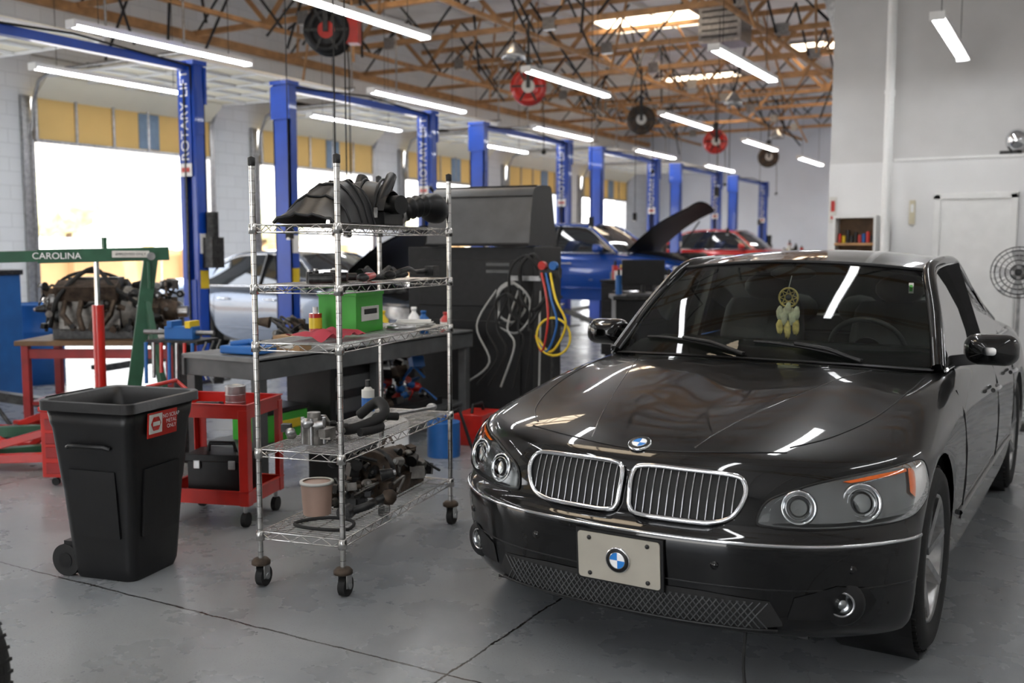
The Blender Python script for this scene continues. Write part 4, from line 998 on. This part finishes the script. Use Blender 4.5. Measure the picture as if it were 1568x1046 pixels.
b.obj('floor_jack', (-7.1, 4.95, .0), .4, bevel=.004, scale=.9)
b = B(); b.lathe([(0, 0), (.3, 0), (.3, .28), (.31, .3), (.3, .32), (.3, .56), (.31, .58), (.3, .6), (.3, .87), (.31, .88), (.29, .89), (.29, .87), (0, .87)], BLUEP, n=32); b.box((0, -.305, .5), (.2, .01, .2), PAPER)
b.obj('oil_drum', (-10.1, 7.0, 0))
b = B(); b.box((0, 0, .62), (.9, .5, 1.24), BLUEP); b.box((0, -.26, .9), (.5, .01, .3), PAPER); b.box((0, 0, 1.26), (.94, .54, .05), DSTEEL); b.obj('parts_washer', (-9.6, 5.9, 0), .3, bevel=.01)
b = B(); b.box((0, 0, .42), (.10, .10, .84), DSTEEL); b.box((0, 0, .02), (.4, .4, .04), DSTEEL); b.box((0, 0, .84), (.4, .3, .03), DSTEEL); b.box((0, 0, .90), (.22, .11, .09), BLUEP); b.box((.08, 0, .96), (.04, .14, .05), YEL); b.box((-.06, 0, .96), (.04, .14, .05), BLUEP); b.cyl((-.3, 0, .9), (.25, 0, .9), .018, STEEL)
for i in range(7): b.tube([(-.19+.06*i, -.16, .84), (-.19+.06*i, -.17, .55+.04*(i % 3))], .013, (BLUEP, STEEL, RED)[i % 3])
for i in range(3): b.tube([(.2+.012*cos(t*pi/6)+.0, -.05+.1*i, .84-.28*t/24) for t in range(24)], .01, STEEL, 5)
b.obj('vise_stand', (-5.55, 5.0, 0), .3, bevel=.004)

cl = [(-5.2, 9.4, RED, .7, .45, .95), (-5.6, 13.5, BLKP, .8, .5, 1.0), (-4.1, 11.9, BLUEP, .6, .5, .95), (-5.4, 18.6, RED, .7, .5, 1.05), (-4.6, 20.5, BLKP, .8, .5, 1.1), (-3.7, 13.3, DSTEEL, .6, .5, 1.0), (-5.6, 22.6, RED, .7, .5, 1.35), (-4.9, 27., BLUEP, .8, .5, 1.1), (-5.1, 12.2, BLKP, .7, .5, 1.05), (-4.4, 22.4, RED, .7, .5, 1.4)]
for i, (x, y, m, w, d, h) in enumerate(cl):
    b = B(); b.box((0, 0, h/2+.05), (w, d, h-.1), m); n = 5
    for j in range(n): z = .15+(h-.2)*(j+.5)/n; b.box((0, -d/2-.008, z), (w-.06, .014, (h-.2)/n-.02), m); b.box((0, -d/2-.022, z+.03), (w*.5, .014, .014), CHROME)
    b.box((0, 0, h+.02), (w+.03, d+.03, .03), RUB)
    for xx in (-1, 1):
        for yy in (-1, 1): b.cyl((xx*(w/2-.07), yy*(d/2-.06)-.02, .05), (xx*(w/2-.07), yy*(d/2-.06)+.02, .05), .05, RUB)
    b.tube([(w/2, -d*.35, h-.08), (w/2+.06, -d*.35, h-.05), (w/2+.06, d*.35, h-.05), (w/2, d*.35, h-.08)], .013, CHROME)
    for j in range(11):
        m2 = random.choice((YEL, RED, PAPER, BLUEP, WHITE, DSTEEL, BLKP)); xx = random.uniform(-w*.4, w*.4); yy = random.uniform(-d*.35, d*.35); hh = random.uniform(.08, .30)
        if j % 3: b.cyl((xx, yy, h+.035), (xx, yy, h+.035+hh*.75), .04, m2, n=12); b.cyl((xx, yy, h+.035+hh*.75), (xx, yy, h+.035+hh), .018, DSTEEL, n=10)
        else: b.box((xx, yy, h+.035+hh*.3), (.16, .12, hh*.6), m2, rz=random.random())
    b.obj('rolling_tool_cabinet', (x, y, 0), .15*random.uniform(-1, 1), bevel=.004)

b = B(); b.box((0, 0, .95), (.5, .04, 1.9), WOODT)
for x in (-.25, .25): b.box((x, -.15, .95), (.03, .3, 1.9), WHITE)
for z in (.05, .6, 1.2, 1.55): b.box((0, -.15, z), (.5, .3, .03), WOOD)
b.box((0, -.15, 1.9), (.54, .3, .03), WHITE)
for i in range(9): b.cyl((-.2+.05*i, -.18, 1.57), (-.2+.05*i, -.18, 1.62+.05*random.random()*3), .022, random.choice((RED, BLUEP, DSTEEL, YEL)), n=10)
for i in range(5): b.box((-.18+.09*i, -.15, 1.32), (.06, .2, .2), random.choice((RED, DSTEEL, TAN, BLKP)))
b.obj('storage_cabinet', (-2.52, 13.58, 0), bevel=.003)
b = B(); b.box((0, 0, 0), (.09, .01, .34), PAPER); b.box((0, -.008, .05), (.05, .005, .14), RED); b.box((0, -.008, -.1), (.05, .005, .04), RED); b.obj('fire_extinguisher_sign', (-2.86, 13.61, 2.0))
b = B(); b.sphere((0, 0, .16), (.13, .13, .14), CHROME, 18); b.cyl((0, 0, 0), (0, 0, .06), .06, DSTEEL); b.box((-.12, 0, .02), (.12, .06, .04), DSTEEL); b.obj('work_lamp', (-.72, 13.55, 2.63))
b = B(); X = mat_from_dir((0, 0, 1.3), (.0, -1, .05))
for r_ in (.06, .10, .14, .18, .21): b.lathe([(r_+.004*cos(t*pi/3), .05*(1-(r_/.22)**2)+.004*sin(t*pi/3)) for t in range(7)], DSTEEL, X, 30)
for k_ in range(24):
    a = k_*pi/12; b.tube([X @ Vector((.03*cos(a), .03*sin(a), .05)), X @ Vector((.14*cos(a), .14*sin(a), .035)), X @ Vector((.215*cos(a), .215*sin(a), 0)), X @ Vector((.12*cos(a), .12*sin(a), -.07))], .0025, STEEL, 4)
for k_ in range(4):
    a = k_*pi/2; b.grid([[X @ Vector((r_*cos(a+q), r_*sin(a+q), .02*q)) for q in (-.35, 0, .35)] for r_ in (.03, .1, .19)], STEEL)
b.cyl((0, .03, 1.3), (0, .16, 1.3), .07, DSTEEL); b.cyl((0, .1, .03), (0, .1, 1.28), .018, STEEL); b.lathe([(0, 0), (.22, 0), (.22, .02), (.04, .05), (0, .05)], DSTEEL, Matrix.Translation((0, .1, 0)), 28)
b.obj('pedestal_fan', (-.43, 9.2, 0))
b = B(); b.box((0, 0, 0), (.07, .02, .3), M('old_ivory', (.6, .55, .4), .6)); b.box((0, -.012, .05), (.04, .01, .1), WHITE); b.obj('wall_panel', (-1.86, 13.485, 1.95), bevel=.003)
b = B(); wheel(b, 0, 0, z=.33, R=.33, s_=1, w=.22); b.obj('spare_wheel', (-2.80, 1.43, 0), 1.95)
b = B(); b.tube(cat([(0, 0, .2), (0, -.02, .08), (.03, -.06, .012), (.09, -.07, .008)], 6, False), .006, RUB); b.obj('hanging_strap', (-.93, 3.25, 0))
for x, y, z0 in ((-6.6, 7.3, 1.7), (-5.2, 6.3, 1.7), (-5.25, 6.5, 1.7), (-5.9, 12.6, 1.9), (-7.0, 16.8, 2.1), (-6.6, 21.0, 1.9), (-9.6, 11.6, 2.2), (-7.2, 25.5, 2.2), (-4.9, 15.0, 2.4)):
    b = B(); b.cyl((0, 0, z0), (0, 0, 5.0), .006, RUB, n=6); b.box((0, 0, z0-.04), (.06, .05, .14), RUB); b.cyl((0, 0, z0-.12), (0, 0, z0-.10), .03, STEEL); b.obj('hanging_power_cord', (x, y, 0))
for x, y in ((-6.9, 12.2), (-5.6, 18.0), (-6.4, 24.0)):
    b = B(); b.lathe([(.03, .22), (.05, .2), (.16, .06), (.17, .0), (.155, .0), (.15, .05), (.04, .18)], STEEL, n=28); b.cyl((0, 0, .2), (0, 0, .95), .008, DSTEEL); b.sphere((0, 0, .05), .05, PAPER, 12); b.obj('pendant_shop_lamp', (x, y, 4.1))

# ------------------------------------------------------------------ camera, sun, world
cam = bpy.data.cameras.new('camera'); co = bpy.data.objects.new('camera', cam); COL.objects.link(co)
cam.sensor_width = 36; cam.lens = 35; co.location = (0, 0, 1.5)
co.rotation_euler = (radians(90-5.36), 0, radians(29.6)); scene.camera = co
cam.dof.use_dof = True; cam.dof.focus_distance = 4.0; cam.dof.aperture_fstop = 2.2; cam.clip_end = 300
sun = bpy.data.lights.new('sun', 'SUN'); so = bpy.data.objects.new('sun', sun); COL.objects.link(so); sun.energy = 8; sun.angle = .01
sun.color = (1, .93, .83); so.rotation_euler = (radians(8), radians(38), 0)
w = bpy.data.worlds.new('world'); scene.world = w; w.use_nodes = True; nt = w.node_tree
bg = nt.nodes['Background']; tcw = nt.nodes.new('ShaderNodeTexCoord'); sxw = nt.nodes.new('ShaderNodeSeparateXYZ'); rw = nt.nodes.new('ShaderNodeValToRGB')
nt.links.new(tcw.outputs['Generated'], sxw.inputs[0]); nt.links.new(sxw.outputs['Z'], rw.inputs['Fac'])
rw.color_ramp.elements[0].color = (1, .97, .93, 1); rw.color_ramp.elements[1].color = (.66, .79, 1, 1); rw.color_ramp.elements[1].position = .7
nt.links.new(rw.outputs['Color'], bg.inputs['Color']); bg.inputs['Strength'].default_value = 5.5
scene.view_settings.view_transform = 'Standard'
scene.view_settings.look = 'None'
scene.view_settings.exposure = .35
